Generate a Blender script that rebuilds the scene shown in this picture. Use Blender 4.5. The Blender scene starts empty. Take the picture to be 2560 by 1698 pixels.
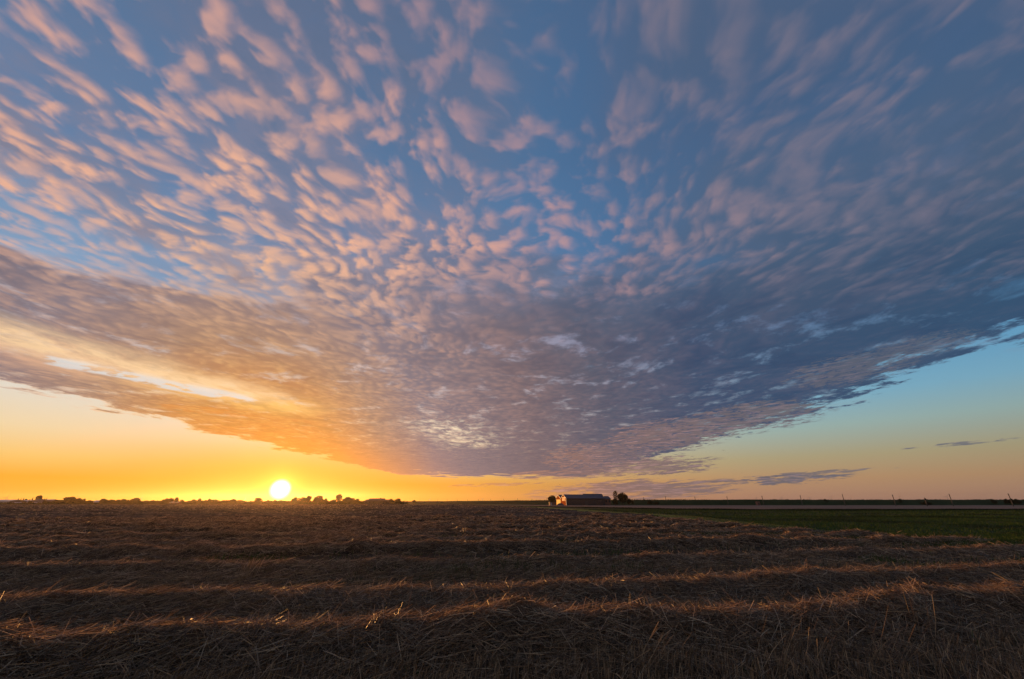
import bpy, math, random
import numpy as np
from mathutils import Vector, noise as mnoise
C = bpy.context.scene.collection
R = math.radians
SC = bpy.context.scene

# ---------------------------------------------------------------- camera, exposure
EYE = 1.7
PITCH = 22.1
SUN_AZ, SUN_EL = -28.4, 1.45           # degrees, from +Y (view direction) towards +X
cam_d = bpy.data.cameras.new('camera'); cam = bpy.data.objects.new('camera', cam_d); C.objects.link(cam)
cam.location = (0, 0, EYE); cam.rotation_euler = (R(90 + PITCH), 0, 0)
cam_d.sensor_width = 36; cam_d.lens = 36 * 1004 / 2560
cam_d.clip_start = 0.05; cam_d.clip_end = 40000
SC.camera = cam
SC.view_settings.view_transform = 'Standard'; SC.view_settings.look = 'None'
SC.view_settings.exposure = 0; SC.view_settings.gamma = 1
SC.cycles.max_bounces = 5; SC.cycles.diffuse_bounces = 2; SC.cycles.glossy_bounces = 2
SC.cycles.transmission_bounces = 3; SC.cycles.volume_bounces = 0; SC.cycles.transparent_max_bounces = 8

def lin(c, k=1.0):
    o = []
    for v in c:
        v = v / 255.0
        o.append((v / 12.92 if v <= 0.04045 else ((v + 0.055) / 1.055) ** 2.4) * k)
    return (o[0], o[1], o[2], 1.0)

class G:
    """small helper to write node graphs as expressions"""
    def __init__(s, tree): s.t = tree; s.n = tree.nodes; s.l = tree.links
    def new(s, kind, **kw):
        nd = s.n.new(kind)
        for k, v in kw.items(): setattr(nd, k, v)
        return nd
    def put(s, sock, v):
        if hasattr(v, 'default_value') or hasattr(v, 'is_linked'): s.l.new(v, sock)
        else: sock.default_value = v
    def m(s, op, a, b=None, c=None, clamp=False):
        nd = s.new('ShaderNodeMath', operation=op, use_clamp=clamp)
        s.put(nd.inputs[0], a)
        if b is not None: s.put(nd.inputs[1], b)
        if c is not None: s.put(nd.inputs[2], c)
        return nd.outputs[0]
    def add(s, a, b): return s.m('ADD', a, b)
    def sub(s, a, b): return s.m('SUBTRACT', a, b)
    def mul(s, a, b): return s.m('MULTIPLY', a, b)
    def div(s, a, b): return s.m('DIVIDE', a, b)
    def step(s, x, lo, hi, a=0.0, b=1.0):
        nd = s.new('ShaderNodeMapRange', interpolation_type='SMOOTHSTEP', clamp=True)
        s.put(nd.inputs['Value'], x); s.put(nd.inputs['From Min'], lo); s.put(nd.inputs['From Max'], hi)
        s.put(nd.inputs['To Min'], a); s.put(nd.inputs['To Max'], b)
        return nd.outputs[0]
    def lerp(s, x, lo, hi, a=0.0, b=1.0):
        nd = s.new('ShaderNodeMapRange', interpolation_type='LINEAR', clamp=True)
        s.put(nd.inputs['Value'], x); s.put(nd.inputs['From Min'], lo); s.put(nd.inputs['From Max'], hi)
        s.put(nd.inputs['To Min'], a); s.put(nd.inputs['To Max'], b)
        return nd.outputs[0]
    def xyz(s, x, y, z):
        nd = s.new('ShaderNodeCombineXYZ'); s.put(nd.inputs[0], x); s.put(nd.inputs[1], y); s.put(nd.inputs[2], z)
        return nd.outputs[0]
    def sep(s, v):
        nd = s.new('ShaderNodeSeparateXYZ'); s.put(nd.inputs[0], v); return nd.outputs
    def noise(s, v, scale, detail=3.0, rough=0.5, dist=0.0, dim='2D', lac=2.0):
        nd = s.new('ShaderNodeTexNoise', noise_dimensions=dim)
        s.put(nd.inputs['Vector'], v); nd.inputs['Scale'].default_value = scale
        nd.inputs['Detail'].default_value = detail; nd.inputs['Roughness'].default_value = rough
        nd.inputs['Distortion'].default_value = dist; nd.inputs['Lacunarity'].default_value = lac
        return nd.outputs['Fac']
    def ramp(s, x, stops, lo=0.0, hi=1.0):
        """stops: [(value, colour)] on the scale lo..hi"""
        nd = s.new('ShaderNodeValToRGB'); cr = nd.color_ramp; cr.interpolation = 'LINEAR'
        s.put(nd.inputs[0], s.lerp(x, lo, hi))
        while len(cr.elements) < len(stops): cr.elements.new(0.5)
        for e, (p, c) in zip(cr.elements, stops):
            e.position = (p - lo) / (hi - lo)
        for e, (p, c) in zip(cr.elements, stops): e.color = c
        return nd.outputs[0]
    def mix(s, f, a, b, blend='MIX'):
        nd = s.new('ShaderNodeMix', data_type='RGBA', blend_type=blend)
        s.put(nd.inputs[0], f); s.put(nd.inputs[6], a); s.put(nd.inputs[7], b)
        return nd.outputs[2]

# ---------------------------------------------------------------- sky: clear-air gradient plus a cloud deck on a level plane overhead
world = bpy.data.worlds.new('World'); SC.world = world; world.use_nodes = True
wt = world.node_tree; wt.nodes.clear(); g = G(wt)
DV = g.new('ShaderNodeTexCoord').outputs['Generated']
dx, dy, dz = g.sep(DV)
zc = g.m('MAXIMUM', dz, 0.004)
el = g.mul(g.m('ARCSINE', g.m('MAXIMUM', dz, 0.0)), 57.2958)
az = g.mul(g.m('ARCTAN2', dx, dy), 57.2958)
sv = Vector((math.sin(R(SUN_AZ)) * math.cos(R(SUN_EL)), math.cos(R(SUN_AZ)) * math.cos(R(SUN_EL)), math.sin(R(SUN_EL))))
dt = g.new('ShaderNodeVectorMath', operation='DOT_PRODUCT'); g.put(dt.inputs[0], DV); dt.inputs[1].default_value = sv
gam = g.mul(g.m('ARCCOSINE', g.m('MINIMUM', dt.outputs['Value'], 1.0)), 57.2958)     # angle from the sun
gg = g.add(gam, g.mul(g.m('MAXIMUM', g.sub(az, SUN_AZ), -12.0), 0.33))

left = g.ramp(el, [(0, lin((255, 170, 42))), (2.2, lin((255, 176, 48))), (4.0, lin((254, 206, 118))), (6.5, lin((248, 222, 176))),
                   (10, lin((234, 226, 212))), (15, lin((196, 212, 230))), (22, lin((140, 178, 215))), (33, lin((92, 142, 190))),
                   (46, lin((76, 122, 166))), (62, lin((66, 108, 150)))], 0, 70)
right = g.ramp(el, [(0, lin((178, 134, 116))), (2.5, lin((190, 150, 112))), (4.8, lin((180, 166, 130))), (8, lin((160, 184, 178))),
                    (11, lin((132, 182, 204))), (15, lin((106, 170, 208))), (20, lin((56, 138, 190))), (30, lin((50, 114, 165))),
                    (45, lin((48, 100, 150))), (62, lin((46, 96, 146)))], 0, 70)
azn = g.add(az, g.mul(el, -0.25))
clear = g.mix(g.step(azn, -24.0, 34.0), left, right)
nish = g.new('ShaderNodeTexSky', sky_type='NISHITA', sun_disc=False, sun_elevation=R(SUN_EL), sun_rotation=R(SUN_AZ),
             air_density=1.2, dust_density=1.5, ozone_density=2.0)
nsc = g.mix(1.0, nish.outputs[0], (0.12, 0.12, 0.12, 1), 'MULTIPLY')
clear = g.mix(0.12, clear, nsc)
# darker to the far right, away from the sun
clear = g.mix(g.step(az, 25.0, 80.0), clear, g.mix(1.0, clear, (0.72, 0.78, 0.86, 1), 'MULTIPLY'))

# --- cloud deck coordinates
PX = g.div(dx, zc); PY = g.div(dy, zc)
P = g.xyz(PX, PY, 0.0)
w1 = g.noise(P, 0.9, 3.0, 0.55); w2 = g.noise(g.xyz(g.add(PX, 37.0), PY, 0), 0.9, 3.0, 0.55)
w3 = g.noise(P, 4.5, 2.0, 0.5); w4 = g.noise(g.xyz(PX, g.add(PY, 51.0), 0), 4.5, 2.0, 0.5)
QX = g.add(PX, g.add(g.mul(g.sub(w1, 0.5), 0.35), g.mul(g.sub(w3, 0.5), 0.05)))
QY = g.add(PY, g.add(g.mul(g.sub(w2, 0.5), 0.35), g.mul(g.sub(w4, 0.5), 0.05)))
# deck outline: a band between two parallel edges that run away from the viewer
eL = g.step(g.add(PX, g.add(g.mul(g.sub(w1, 0.5), 1.0), g.mul(g.sub(g.noise(g.xyz(PX, g.mul(PY, 0.5), 19.0), 3.0, 5.0, 0.68), 0.5), 1.1))), -5.15, -4.2)
eR = g.step(g.add(PX, g.add(g.mul(g.sub(w2, 0.5), 1.5), g.mul(g.sub(g.noise(g.xyz(PX, g.mul(PY, 0.7), 9.0), 3.0, 5.0, 0.70), 0.5), 2.1))), 4.15, 2.85)
eF = g.step(g.add(PY, g.add(g.mul(g.sub(w1, 0.5), 9.0), g.mul(PX, -0.3))), 22.0, 15.5)
deck = g.mul(g.mul(eL, eR), eF)

def seg(ax, ay, bx, by, w0, w1_, qx=QX, qy=QY):
    """1 inside a soft capsule from a to b, 0 outside"""
    dx_, dy_ = bx - ax, by - ay; L2 = dx_ * dx_ + dy_ * dy_
    t = g.m('ADD', g.mul(g.sub(qx, ax), dx_ / L2), g.mul(g.sub(qy, ay), dy_ / L2), clamp=True)
    ex = g.sub(g.sub(qx, ax), g.mul(t, dx_)); ey = g.sub(g.sub(qy, ay), g.mul(t, dy_))
    d = g.m('SQRT', g.add(g.mul(ex, ex), g.mul(ey, ey)))
    return g.step(d, w1_, w0)

gapA = g.mul(seg(-3.42, 2.95, -2.86, 4.05, 0.0, 0.36), g.step(g.noise(P, 3.0, 4.0, 0.6), 0.30, 0.56))      # bright slit at the left
gapB = seg(-2.35, 0.85, -1.15, 2.1, 0.0, 0.40)            # pale break between the fleecy and the grey part
gapC = seg(-0.95, 5.6, -0.75, 7.6, 0.0, 0.9)              # mottled hole low in the middle
gapD = seg(0.15, 1.25, 0.75, 1.5, 0.0, 0.55)              # blue break up in the middle
thickL = g.step(g.add(g.add(QY, g.mul(QX, -0.42)), g.mul(g.sub(w4, 0.5), 0.7)), 1.65, 3.2)    # beyond this line the deck closes to a grey sheet
thickR = g.mul(g.step(QX, 0.6, 1.9), 0.62)
thickM = g.mul(g.step(g.add(QY, g.mul(g.sub(w4, 0.5), 0.6)), 1.30, 2.10), g.step(QX, -1.05, -0.25))
thick = g.m('MAXIMUM', g.m('MAXIMUM', thickL, thickR), thickM)

# textures on the deck: round cells, larger drifts, fine ripples
soft = g.step(az, 0.0, 36.0)                                # cells blur out on the right
K = g.xyz(g.mul(QX, 1.15), g.mul(QY, 0.92), 0.0)
cellA = g.noise(K, 15.0, 2.5, 0.5)
vq = g.new('ShaderNodeTexVoronoi', voronoi_dimensions='2D', feature='SMOOTH_F1'); vq.inputs['Scale'].default_value = 12.5
vq.inputs['Smoothness'].default_value = 0.35; vq.inputs['Randomness'].default_value = 1.0
g.put(vq.inputs['Vector'], g.xyz(g.add(g.mul(QX, 1.1), g.mul(g.sub(cellA, 0.5), 0.06)), g.mul(QY, 0.74), 0.0))
puff = g.sub(0.40, vq.outputs['Distance'])
cellB = g.noise(g.xyz(g.add(QX, 9.0), g.mul(QY, 0.8), 0.0), 4.2, 2.0, 0.5)
rip = g.noise(g.xyz(g.add(g.mul(QX, 0.9), 4.0), QY, 0.0), 13.0, 4.0, 0.62)
drift = g.noise(g.xyz(g.mul(QX, 1.1), g.mul(QY, 0.55), 0.0), 2.3, 5.0, 0.62)
big = g.noise(g.xyz(g.add(PX, 3.3), PY, 0.0), 0.8, 2.0, 0.5)
outside = g.sub(1.0, deck)
far = g.step(PY, 3.0, 12.0)
# sheet thickness
t = g.add(g.mul(thick, 0.62), g.mul(g.sub(big, 0.5), 0.8))
t = g.add(t, g.mul(g.sub(drift, 0.5), 1.1))
t = g.add(t, g.mul(g.sub(rip, 0.5), g.mul(g.lerp(soft, 0, 1, 0.34, 0.12), g.lerp(far, 0, 1, 1.0, 0.35))))
t = g.sub(t, g.add(g.mul(gapB, 0.42), g.add(g.mul(gapD, 0.2), g.add(g.mul(gapC, 0.45), g.mul(gapA, 1.5)))))
t = g.sub(t, g.mul(outside, 2.2))
t = g.add(t, g.mul(g.mul(g.step(az, 8.0, 45.0), g.step(el, 14.0, 26.0)), 0.22))
As = g.step(t, -0.30, 0.36)
# lit fleece
lowf = g.add(g.mul(g.sub(cellB, 0.5), 0.36), g.mul(g.sub(big, 0.5), 0.16))
cell = g.add(g.lerp(soft, 0, 1, 0.0, 0.0), g.add(g.mul(g.mul(g.add(g.mul(g.sub(cellA, 0.5), 0.70), g.mul(puff, 0.60)), g.lerp(thick, 0, 1, 1.0, 0.6)), g.lerp(soft, 0, 1, 1.0, 0.62)), lowf))
cell = g.add(cell, g.mul(soft, g.mul(g.sub(drift, 0.5), 0.9)))
cell = g.add(cell, g.mul(g.sub(rip, 0.5), g.lerp(soft, 0, 1, 0.24, 0.04)))
dens = g.add(g.mul(g.step(g.add(g.mul(QX, -0.55), QY), 0.9, 2.4), 0.07), -0.02)    # denser fleece low on the left
dens = g.sub(dens, g.mul(g.step(el, 40.0, 62.0), 0.03))
Cm = g.step(g.add(g.sub(cell, g.mul(outside, 1.0)), dens), -0.16, 0.29)
Cm = g.mul(Cm, g.lerp(g.noise(g.xyz(QX, g.add(QY, 5.0), 0.0), 6.0, 3.0, 0.6), 0.32, 0.66, 0.55, 1.12))
Cm = g.mul(Cm, g.lerp(far, 0, 1, 1.0, 0.35))
Cm = g.mul(Cm, g.sub(1.0, g.add(g.mul(gapB, 0.35), g.mul(gapA, 0.8))))
bright = g.mul(g.lerp(thick, 0, 1, 0.95, g.lerp(gg, 22.0, 52.0, 0.34, 0.14)), g.mul(g.lerp(el, 34.0, 62.0, 1.0, 0.72), g.lerp(gg, 30.0, 60.0, 1.0, 0.78)))

# colours depend on the angle from the sun
lit = g.ramp(gg, [(0, lin((255, 226, 96))), (9, lin((255, 204, 118))), (18, lin((246, 192, 146))), (30, lin((234, 180, 152))),
                  (42, lin((228, 172, 150))), (58, lin((204, 156, 152))), (74, lin((166, 138, 144))), (96, lin((136, 124, 138)))], 0, 130)
dark = g.ramp(gg, [(0, lin((232, 130, 26))), (9, lin((208, 140, 76))), (16, lin((166, 132, 112))), (24, lin((134, 122, 130))),
                   (42, lin((118, 104, 110))), (56, lin((90, 92, 108))), (74, lin((62, 80, 108))), (110, lin((54, 82, 112)))], 0, 130)
# seen from right below, the grey of the deck takes the blue of the air
dark = g.mix(g.mul(g.step(el, 22.0, 40.0), 0.62), dark, g.mix(1.0, clear, (1.25, 1.04, 0.98, 1), 'MULTIPLY'))
rim = g.m('MAXIMUM', g.step(t, 0.30, 0.02), seg(-3.9, 2.0, -2.6, 4.4, 0.1, 0.75))
body = g.mix(g.mul(rim, g.lerp(gg, 8.0, 50.0, 0.75, 0.10)), dark, lit)
edge = g.mul(g.step(deck, 0.98, 0.55), g.lerp(gg, 16.0, 60.0, 0.95, 0.15))
body = g.mix(edge, body, g.mix(0.25, lit, clear))
sky = g.mix(As, clear, body)
vl = g.mul(g.mul(deck, g.step(el, 16.0, 30.0)), g.m('MINIMUM', g.add(g.lerp(g.noise(P, 1.6, 3.0, 0.55), 0.35, 0.62, 0.34, 0.66), g.mul(soft, 0.22)), 0.85))
sky = g.mix(vl, sky, g.mix(0.5, g.mix(soft, lin((104, 118, 148)), lin((96, 104, 124))), dark))
# blue breaks in the sheet low on the left and in the middle
brk = g.mul(g.mul(g.step(g.noise(g.xyz(g.add(QX, 6.0), g.mul(QY, 0.8), 0.0), 3.1, 5.0, 0.66), 0.53, 0.76), thick), g.mul(deck, g.lerp(far, 0, 1, 0.72, 0.1)))
sky = g.mix(brk, sky, g.mix(0.35, clear, lit))
sky = g.mix(g.mul(Cm, bright), sky, lit)
sky = g.mix(g.mul(g.mul(gapC, deck), g.step(g.noise(g.xyz(QX, g.mul(QY, 0.6), 0.0), 7.0, 5.0, 0.62), 0.42, 0.72)), sky, g.mix(0.3, lin((250, 224, 186)), clear))
# dark undersides between the cells
un = g.step(g.noise(g.xyz(g.add(g.mul(QX, 1.0), 2.0), g.mul(QY, 0.7), 0.0), 3.2, 3.5, 0.55), 0.46, 0.70)
sky = g.mix(g.mul(g.mul(un, thick), g.mul(As, 0.42)), sky, g.mix(1.0, dark, (0.72, 0.76, 0.85, 1), 'MULTIPLY'))

halo = g.mul(seg(-3.50, 1.9, -2.62, 3.85, 0.05, 0.60), g.mul(deck, g.lerp(g.noise(g.xyz(QX, g.mul(QY, 0.6), 3.0), 5.0, 4.0, 0.6), 0.3, 0.6, 0.35, 1.0)))
sky = g.mix(g.mul(halo, g.mul(g.step(g.add(PX, g.mul(PY, -0.10)), -4.12, -3.80), 0.85)), sky, g.mix(g.mul(gapA, 0.8), lin((255, 216, 166)), lin((238, 230, 222))))
# detached low streaks beyond the deck
def low(cx, cy, rx, ry, strength, fx=0.16, fy=1.5, rag=1.0):
    """cloud bank centred at azimuth cx, elevation cy (degrees), made of thin ripples"""
    n = g.noise(g.xyz(g.mul(az, fx), g.add(g.mul(el, fy), g.mul(az, -0.06 * fy)), cx), 1.0, 5.0, 0.62, 0.3, dim='3D')
    n2 = g.noise(g.xyz(g.mul(az, fx * 3.1), g.add(g.mul(el, fy * 2.6), g.mul(az, -0.16 * fy)), cx + 9.0), 1.0, 4.0, 0.66, 0.2, dim='3D')
    a = g.div(g.sub(az, cx), rx); b = g.div(g.sub(g.sub(el, cy), g.mul(g.sub(az, cx), 0.035)), ry)
    r = g.sub(1.0, g.add(g.mul(a, a), g.mul(b, b)))
    v = g.add(g.mul(g.sub(r, 0.25), 0.42), g.add(g.mul(g.sub(n, 0.5), 1.25), g.mul(g.sub(n2, 0.5), 2.2 * rag)))
    return g.mul(g.mul(g.step(v, 0.0, 0.26), g.step(r, 0.0, 0.35)), strength)
lowm = None
for args in ((15.5, 1.5, 15.0, 1.6, 0.95, 0.15, 1.6, 0.5), (18.5, 4.3, 9.5, 1.4, 0.95, 0.3, 3.0, 0.8), (33.0, 2.5, 6.5, 0.75, 1.0), (36.0, 3.0, 7.0, 0.3, 0.8), (9.0, 3.6, 11.0, 0.8, 0.6), (18.0, 4.4, 7.5, 1.0, 0.75),
             (47.0, 5.1, 4.6, 0.20, 0.85), (21.0, 8.2, 9.5, 2.4, 0.95, 0.35, 3.4, 0.8), (-3.0, 2.2, 8.0, 0.28, 0.7), (30.5, 9.6, 9.5, 2.2, 0.9, 0.35, 3.4, 0.8),
             (41.0, 13.6, 7.0, 1.9, 0.6, 0.4, 2.8, 0.8), (12.0, 5.8, 9.0, 2.2, 0.7, 0.5, 4.2), (-37.5, 9.6, 6.0, 0.55, 0.45), (47.0, 14.6, 5.5, 1.3, 0.5, 0.6, 4.0)):
    lo_ = low(*args); lowm = lo_ if lowm is None else g.m('MAXIMUM', lowm, lo_)
ldark = g.ramp(gam, [(0, lin((235, 140, 30))), (18, lin((222, 142, 68))), (30, lin((184, 130, 102))), (42, lin((132, 108, 106))),
                     (60, lin((108, 102, 108))), (80, lin((98, 104, 116)))], 0, 90)
lcol = g.mix(g.step(g.noise(g.xyz(g.mul(az, 0.4), g.mul(el, 6.0), 5.0), 1.0, 3.0, 0.6, dim='3D'), 0.50, 0.64), ldark, g.mix(0.5, ldark, lit))
sky = g.mix(lowm, sky, lcol)

# glow round the sun
def glow(k, w): return g.mul(g.m('EXPONENT', g.mul(gam, -1.0 / w)), k)
flat = g.step(el, 0.0, 9.0, 1.0, 0.35)
sky = g.mix(g.mul(g.mul(g.step(gam, 24.0, 1.0), g.step(el, 10.0, 1.0)), 0.96), sky, lin((246, 140, 2)))
y1 = g.mul(glow(0.14, 5.0), flat); y2 = glow(2.2, 0.75)
sunc = g.new('ShaderNodeCombineColor')
g.put(sunc.inputs[0], g.add(g.mul(y1, 1.0), y2)); g.put(sunc.inputs[1], g.add(g.mul(y1, 0.34), g.mul(y2, 0.8))); g.put(sunc.inputs[2], g.mul(y2, 0.12))
sky = g.mix(1.0, sky, sunc.outputs[0], 'ADD')
disc = g.step(gam, 1.3, 0.5)
sky = g.mix(disc, sky, (3.0, 2.7, 2.0, 1))
# below the horizon
sky = g.mix(g.step(dz, -0.002, -0.02), sky, (0.03, 0.022, 0.018, 1))
bg = g.new('ShaderNodeBackground'); g.put(bg.inputs[0], sky); bg.inputs[1].default_value = 1.0
wo = g.new('ShaderNodeOutputWorld'); wt.links.new(bg.outputs[0], wo.inputs[0])
world.cycles.sampling_method = 'MANUAL'; world.cycles.sample_map_resolution = 512

sl = bpy.data.lights.new('sun', 'SUN'); so = bpy.data.objects.new('sun', sl); C.objects.link(so)
sl.energy = 5.0; sl.angle = R(0.6); sl.color = (1.0, 0.44, 0.12)
so.rotation_euler = (-sv).to_track_quat('-Z', 'Y').to_euler()

# ================================================================ helpers
rng = np.random.default_rng(7)
random.seed(7)
CP, SP = math.cos(R(PITCH)), math.sin(R(PITCH))

def at(px, py, Y):
    """world X and Z of the photo point (px, py), 2560 wide, standing at distance Y"""
    dn = py - 849.0
    up = 1004 * SP - dn * CP; fw = 1004 * CP + dn * SP
    return (px - 1280.0) / fw * Y, EYE + up / fw * Y

def _hash(ix, iy, s):
    v = np.sin(ix * 127.1 + iy * 311.7 + s * 74.7) * 43758.5453
    return v - np.floor(v)
def vnoise(x, y, s=0.0):
    ix, iy = np.floor(x), np.floor(y); fx, fy = x - ix, y - iy
    fx = fx * fx * (3 - 2 * fx); fy = fy * fy * (3 - 2 * fy)
    a = _hash(ix, iy, s) * (1 - fx) + _hash(ix + 1, iy, s) * fx
    b = _hash(ix, iy + 1, s) * (1 - fx) + _hash(ix + 1, iy + 1, s) * fx
    return a * (1 - fy) + b * fy
def fbm(x, y, s=0.0, o=3):
    t = 0; a = 0.5; k = 1.0; n = 0
    for i in range(o):
        t = t + a * vnoise(x * k, y * k, s + i * 3.1); n += a; a *= 0.5; k *= 2.03
    return t / n

def tag(o, label=None, cat=None, group=None, kind=None):
    if label: o['label'] = label
    if cat: o['category'] = cat
    if group: o['group'] = group
    if kind: o['kind'] = kind
    return o
def empty(name, loc=(0, 0, 0), rz=0.0):
    o = bpy.data.objects.new(name, None); C.objects.link(o); o.location = loc; o.rotation_euler = (0, 0, rz)
    o.empty_display_size = 0.2
    return o
def link(name, me, parent=None, loc=(0, 0, 0)):
    o = bpy.data.objects.new(name, me); C.objects.link(o); o.location = loc
    if parent: o.parent = parent
    return o
def mesh_np(name, co, faces, mats, mi=None, smooth=False):
    """co Nx3, faces: int array MxK (all the same K) or a list of such arrays"""
    if not isinstance(faces, list): faces = [faces]
    me = bpy.data.meshes.new(name)
    me.vertices.add(len(co)); me.vertices.foreach_set('co', np.asarray(co, np.float32).ravel())
    nl = sum(f.size for f in faces); npoly = sum(len(f) for f in faces)
    me.loops.add(nl); me.polygons.add(npoly)
    me.loops.foreach_set('vertex_index', np.concatenate([f.ravel() for f in faces]).astype(np.int32))
    tot = np.concatenate([np.full(len(f), f.shape[1]) for f in faces]).astype(np.int32)
    st = np.concatenate([[0], np.cumsum(tot)[:-1]]).astype(np.int32)
    me.polygons.foreach_set('loop_start', st)
    for m in (mats if isinstance(mats, (list, tuple)) else [mats]): me.materials.append(m)
    if mi is not None: me.polygons.foreach_set('material_index', np.asarray(mi, np.int32))
    if smooth: me.polygons.foreach_set('use_smooth', np.ones(npoly, bool))
    me.update(calc_edges=True)
    return me

class MB:
    """collects boxes, prisms and tubes into one mesh"""
    def __init__(s): s.v = []; s.f = []
    def poly(s, pts, faces):
        b = len(s.v); s.v += [tuple(p) for p in pts]; s.f += [tuple(b + i for i in f) for f in faces]
    def box(s, x0, x1, y0, y1, z0, z1):
        s.poly([(x0, y0, z0), (x1, y0, z0), (x1, y1, z0), (x0, y1, z0), (x0, y0, z1), (x1, y0, z1), (x1, y1, z1), (x0, y1, z1)],
               [(0, 3, 2, 1), (4, 5, 6, 7), (0, 1, 5, 4), (1, 2, 6, 5), (2, 3, 7, 6), (3, 0, 4, 7)])
    def tube(s, pts, rad, n=6):
        pts = [Vector(p) for p in pts]; b = len(s.v)
        for i, p in enumerate(pts):
            d = (pts[min(i + 1, len(pts) - 1)] - pts[max(i - 1, 0)]).normalized()
            a = d.orthogonal().normalized(); c = d.cross(a)
            r = rad[i] if isinstance(rad, (list, tuple)) else rad
            for k in range(n):
                t = 2 * math.pi * k / n
                s.v.append(tuple(p + a * (r * math.cos(t)) + c * (r * math.sin(t))))
        for i in range(len(pts) - 1):
            for k in range(n):
                k2 = (k + 1) % n
                s.f.append((b + i * n + k, b + i * n + k2, b + (i + 1) * n + k2, b + (i + 1) * n + k))
        s.f.append(tuple(b + k for k in reversed(range(n)))); s.f.append(tuple(b + (len(pts) - 1) * n + k for k in range(n)))
    def build(s, name, mat, parent=None, loc=(0, 0, 0)):
        me = bpy.data.meshes.new(name); me.from_pydata(s.v, [], s.f); me.materials.append(mat); me.update()
        return link(name, me, parent, loc)

# ================================================================ materials
def mat(name, base, rough=0.8, var=None, vscale=4.0, bump=0.0, bscale=20.0, spec=0.3, metal=0.0, stretch=(1, 1, 1), trans=0.0, island=None, rot=0.0, patch=None):
    m = bpy.data.materials.new(name); m.use_nodes = True; t = m.node_tree; t.nodes.clear(); q = G(t)
    pr = q.new('ShaderNodeBsdfPrincipled'); out = q.new('ShaderNodeOutputMaterial')
    pr.inputs['Roughness'].default_value = rough; pr.inputs['Metallic'].default_value = metal
    pr.inputs['Specular IOR Level'].default_value = spec
    col = (*base, 1.0)
    geo = q.new('ShaderNodeNewGeometry')
    mp = q.new('ShaderNodeMapping'); q.put(mp.inputs['Vector'], geo.outputs['Position']); mp.inputs['Scale'].default_value = stretch
    mp.inputs['Rotation'].default_value = (0, 0, rot)
    if var is not None:
        f = q.noise(mp.outputs[0], vscale, 5.0, 0.62, dim='3D')
        col = q.mix(q.step(f, 0.36, 0.64), (*base, 1), (*var, 1))
    if patch is not None:                       # patch = (colour, scale, lo, hi)
        f = q.noise(geo.outputs['Position'], patch[1], 4.0, 0.6, dim='3D')
        col = q.mix(q.step(f, patch[2], patch[3]), col, (*patch[0], 1))
    if island is not None:
        col = q.ramp(geo.outputs['Random Per Island'], [(p, (*c, 1)) for p, c in island], 0, 1)
        if patch is not None:
            col = q.mix(q.step(f, patch[2], patch[3]), col, (*patch[0], 1))
    q.put(pr.inputs['Base Color'], col)
    if bump > 0:
        b = q.new('ShaderNodeBump'); b.inputs['Strength'].default_value = bump; b.inputs['Distance'].default_value = 0.1
        q.put(b.inputs['Height'], q.noise(mp.outputs[0], bscale, 4.0, 0.65, dim='3D')); q.put(pr.inputs['Normal'], b.outputs[0])
    surf = pr.outputs[0]
    if trans > 0:
        tr = q.new('ShaderNodeBsdfTranslucent'); q.put(tr.inputs['Color'], col)
        mx = q.new('ShaderNodeMixShader'); mx.inputs[0].default_value = trans
        q.l.new(surf, mx.inputs[1]); q.l.new(tr.outputs[0], mx.inputs[2]); surf = mx.outputs[0]
    q.l.new(surf, out.inputs[0])
    return m

M = {}
M['straw'] = mat('straw', (0.2, 0.13, 0.08), rough=0.5, spec=0.35, trans=0.28,
                 island=[(0.0, (0.06, 0.034, 0.018)), (0.45, (0.18, 0.108, 0.060)), (0.8, (0.44, 0.28, 0.16)), (1.0, (0.72, 0.51, 0.31))])
M['stubble'] = mat('stubble', (0.2, 0.13, 0.08), rough=0.5, spec=0.35, trans=0.30,
                   island=[(0.0, (0.06, 0.036, 0.018)), (0.5, (0.19, 0.115, 0.060)), (0.9, (0.38, 0.245, 0.13)), (1.0, (0.54, 0.37, 0.21))])
M['core'] = mat('shaded_straw_core', (0.025, 0.015, 0.009), var=(0.06, 0.036, 0.021), vscale=9.0, bump=0.8, bscale=30.0, stretch=(0.6, 1.6, 1.6), spec=0.1)  # darkened so the colour stands in for shade between the straws
M['far_straw'] = mat('far_straw', (0.045, 0.028, 0.018), var=(0.16, 0.10, 0.064), vscale=1.6, bump=0.9, bscale=6.0, stretch=(0.35, 1.2, 1.2), rot=R(-8.5), spec=0.05)
M['field'] = mat('stubble_ground', (0.035, 0.022, 0.013), var=(0.075, 0.048, 0.028), vscale=3.0, bump=0.6, bscale=14.0, stretch=(0.5, 1.5, 1), rot=R(-8.5), spec=0.05,
                 patch=((0.045, 0.055, 0.018), 0.35, 0.56, 0.70))
M['soil'] = mat('grass_ground', (0.020, 0.034, 0.008), var=(0.036, 0.050, 0.013), vscale=0.5, bump=0.5, bscale=9.0, spec=0.05,
                patch=((0.07, 0.048, 0.028), 0.16, 0.56, 0.66))
M['verge'] = mat('verge_grass', (0.16, 0.165, 0.04), var=(0.24, 0.22, 0.060), vscale=0.8, bump=0.5, bscale=8.0, spec=0.05)
M['brown'] = mat('far_stubble', (0.23, 0.135, 0.088), var=(0.31, 0.185, 0.125), vscale=0.10, bump=0.5, bscale=3.0, stretch=(0.15, 1.3, 1), spec=0.03)
M['dike'] = mat('dike_grass', (0.018, 0.032, 0.009), var=(0.028, 0.045, 0.014), vscale=0.12, bump=0.5, bscale=2.0, spec=0.05)
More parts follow.
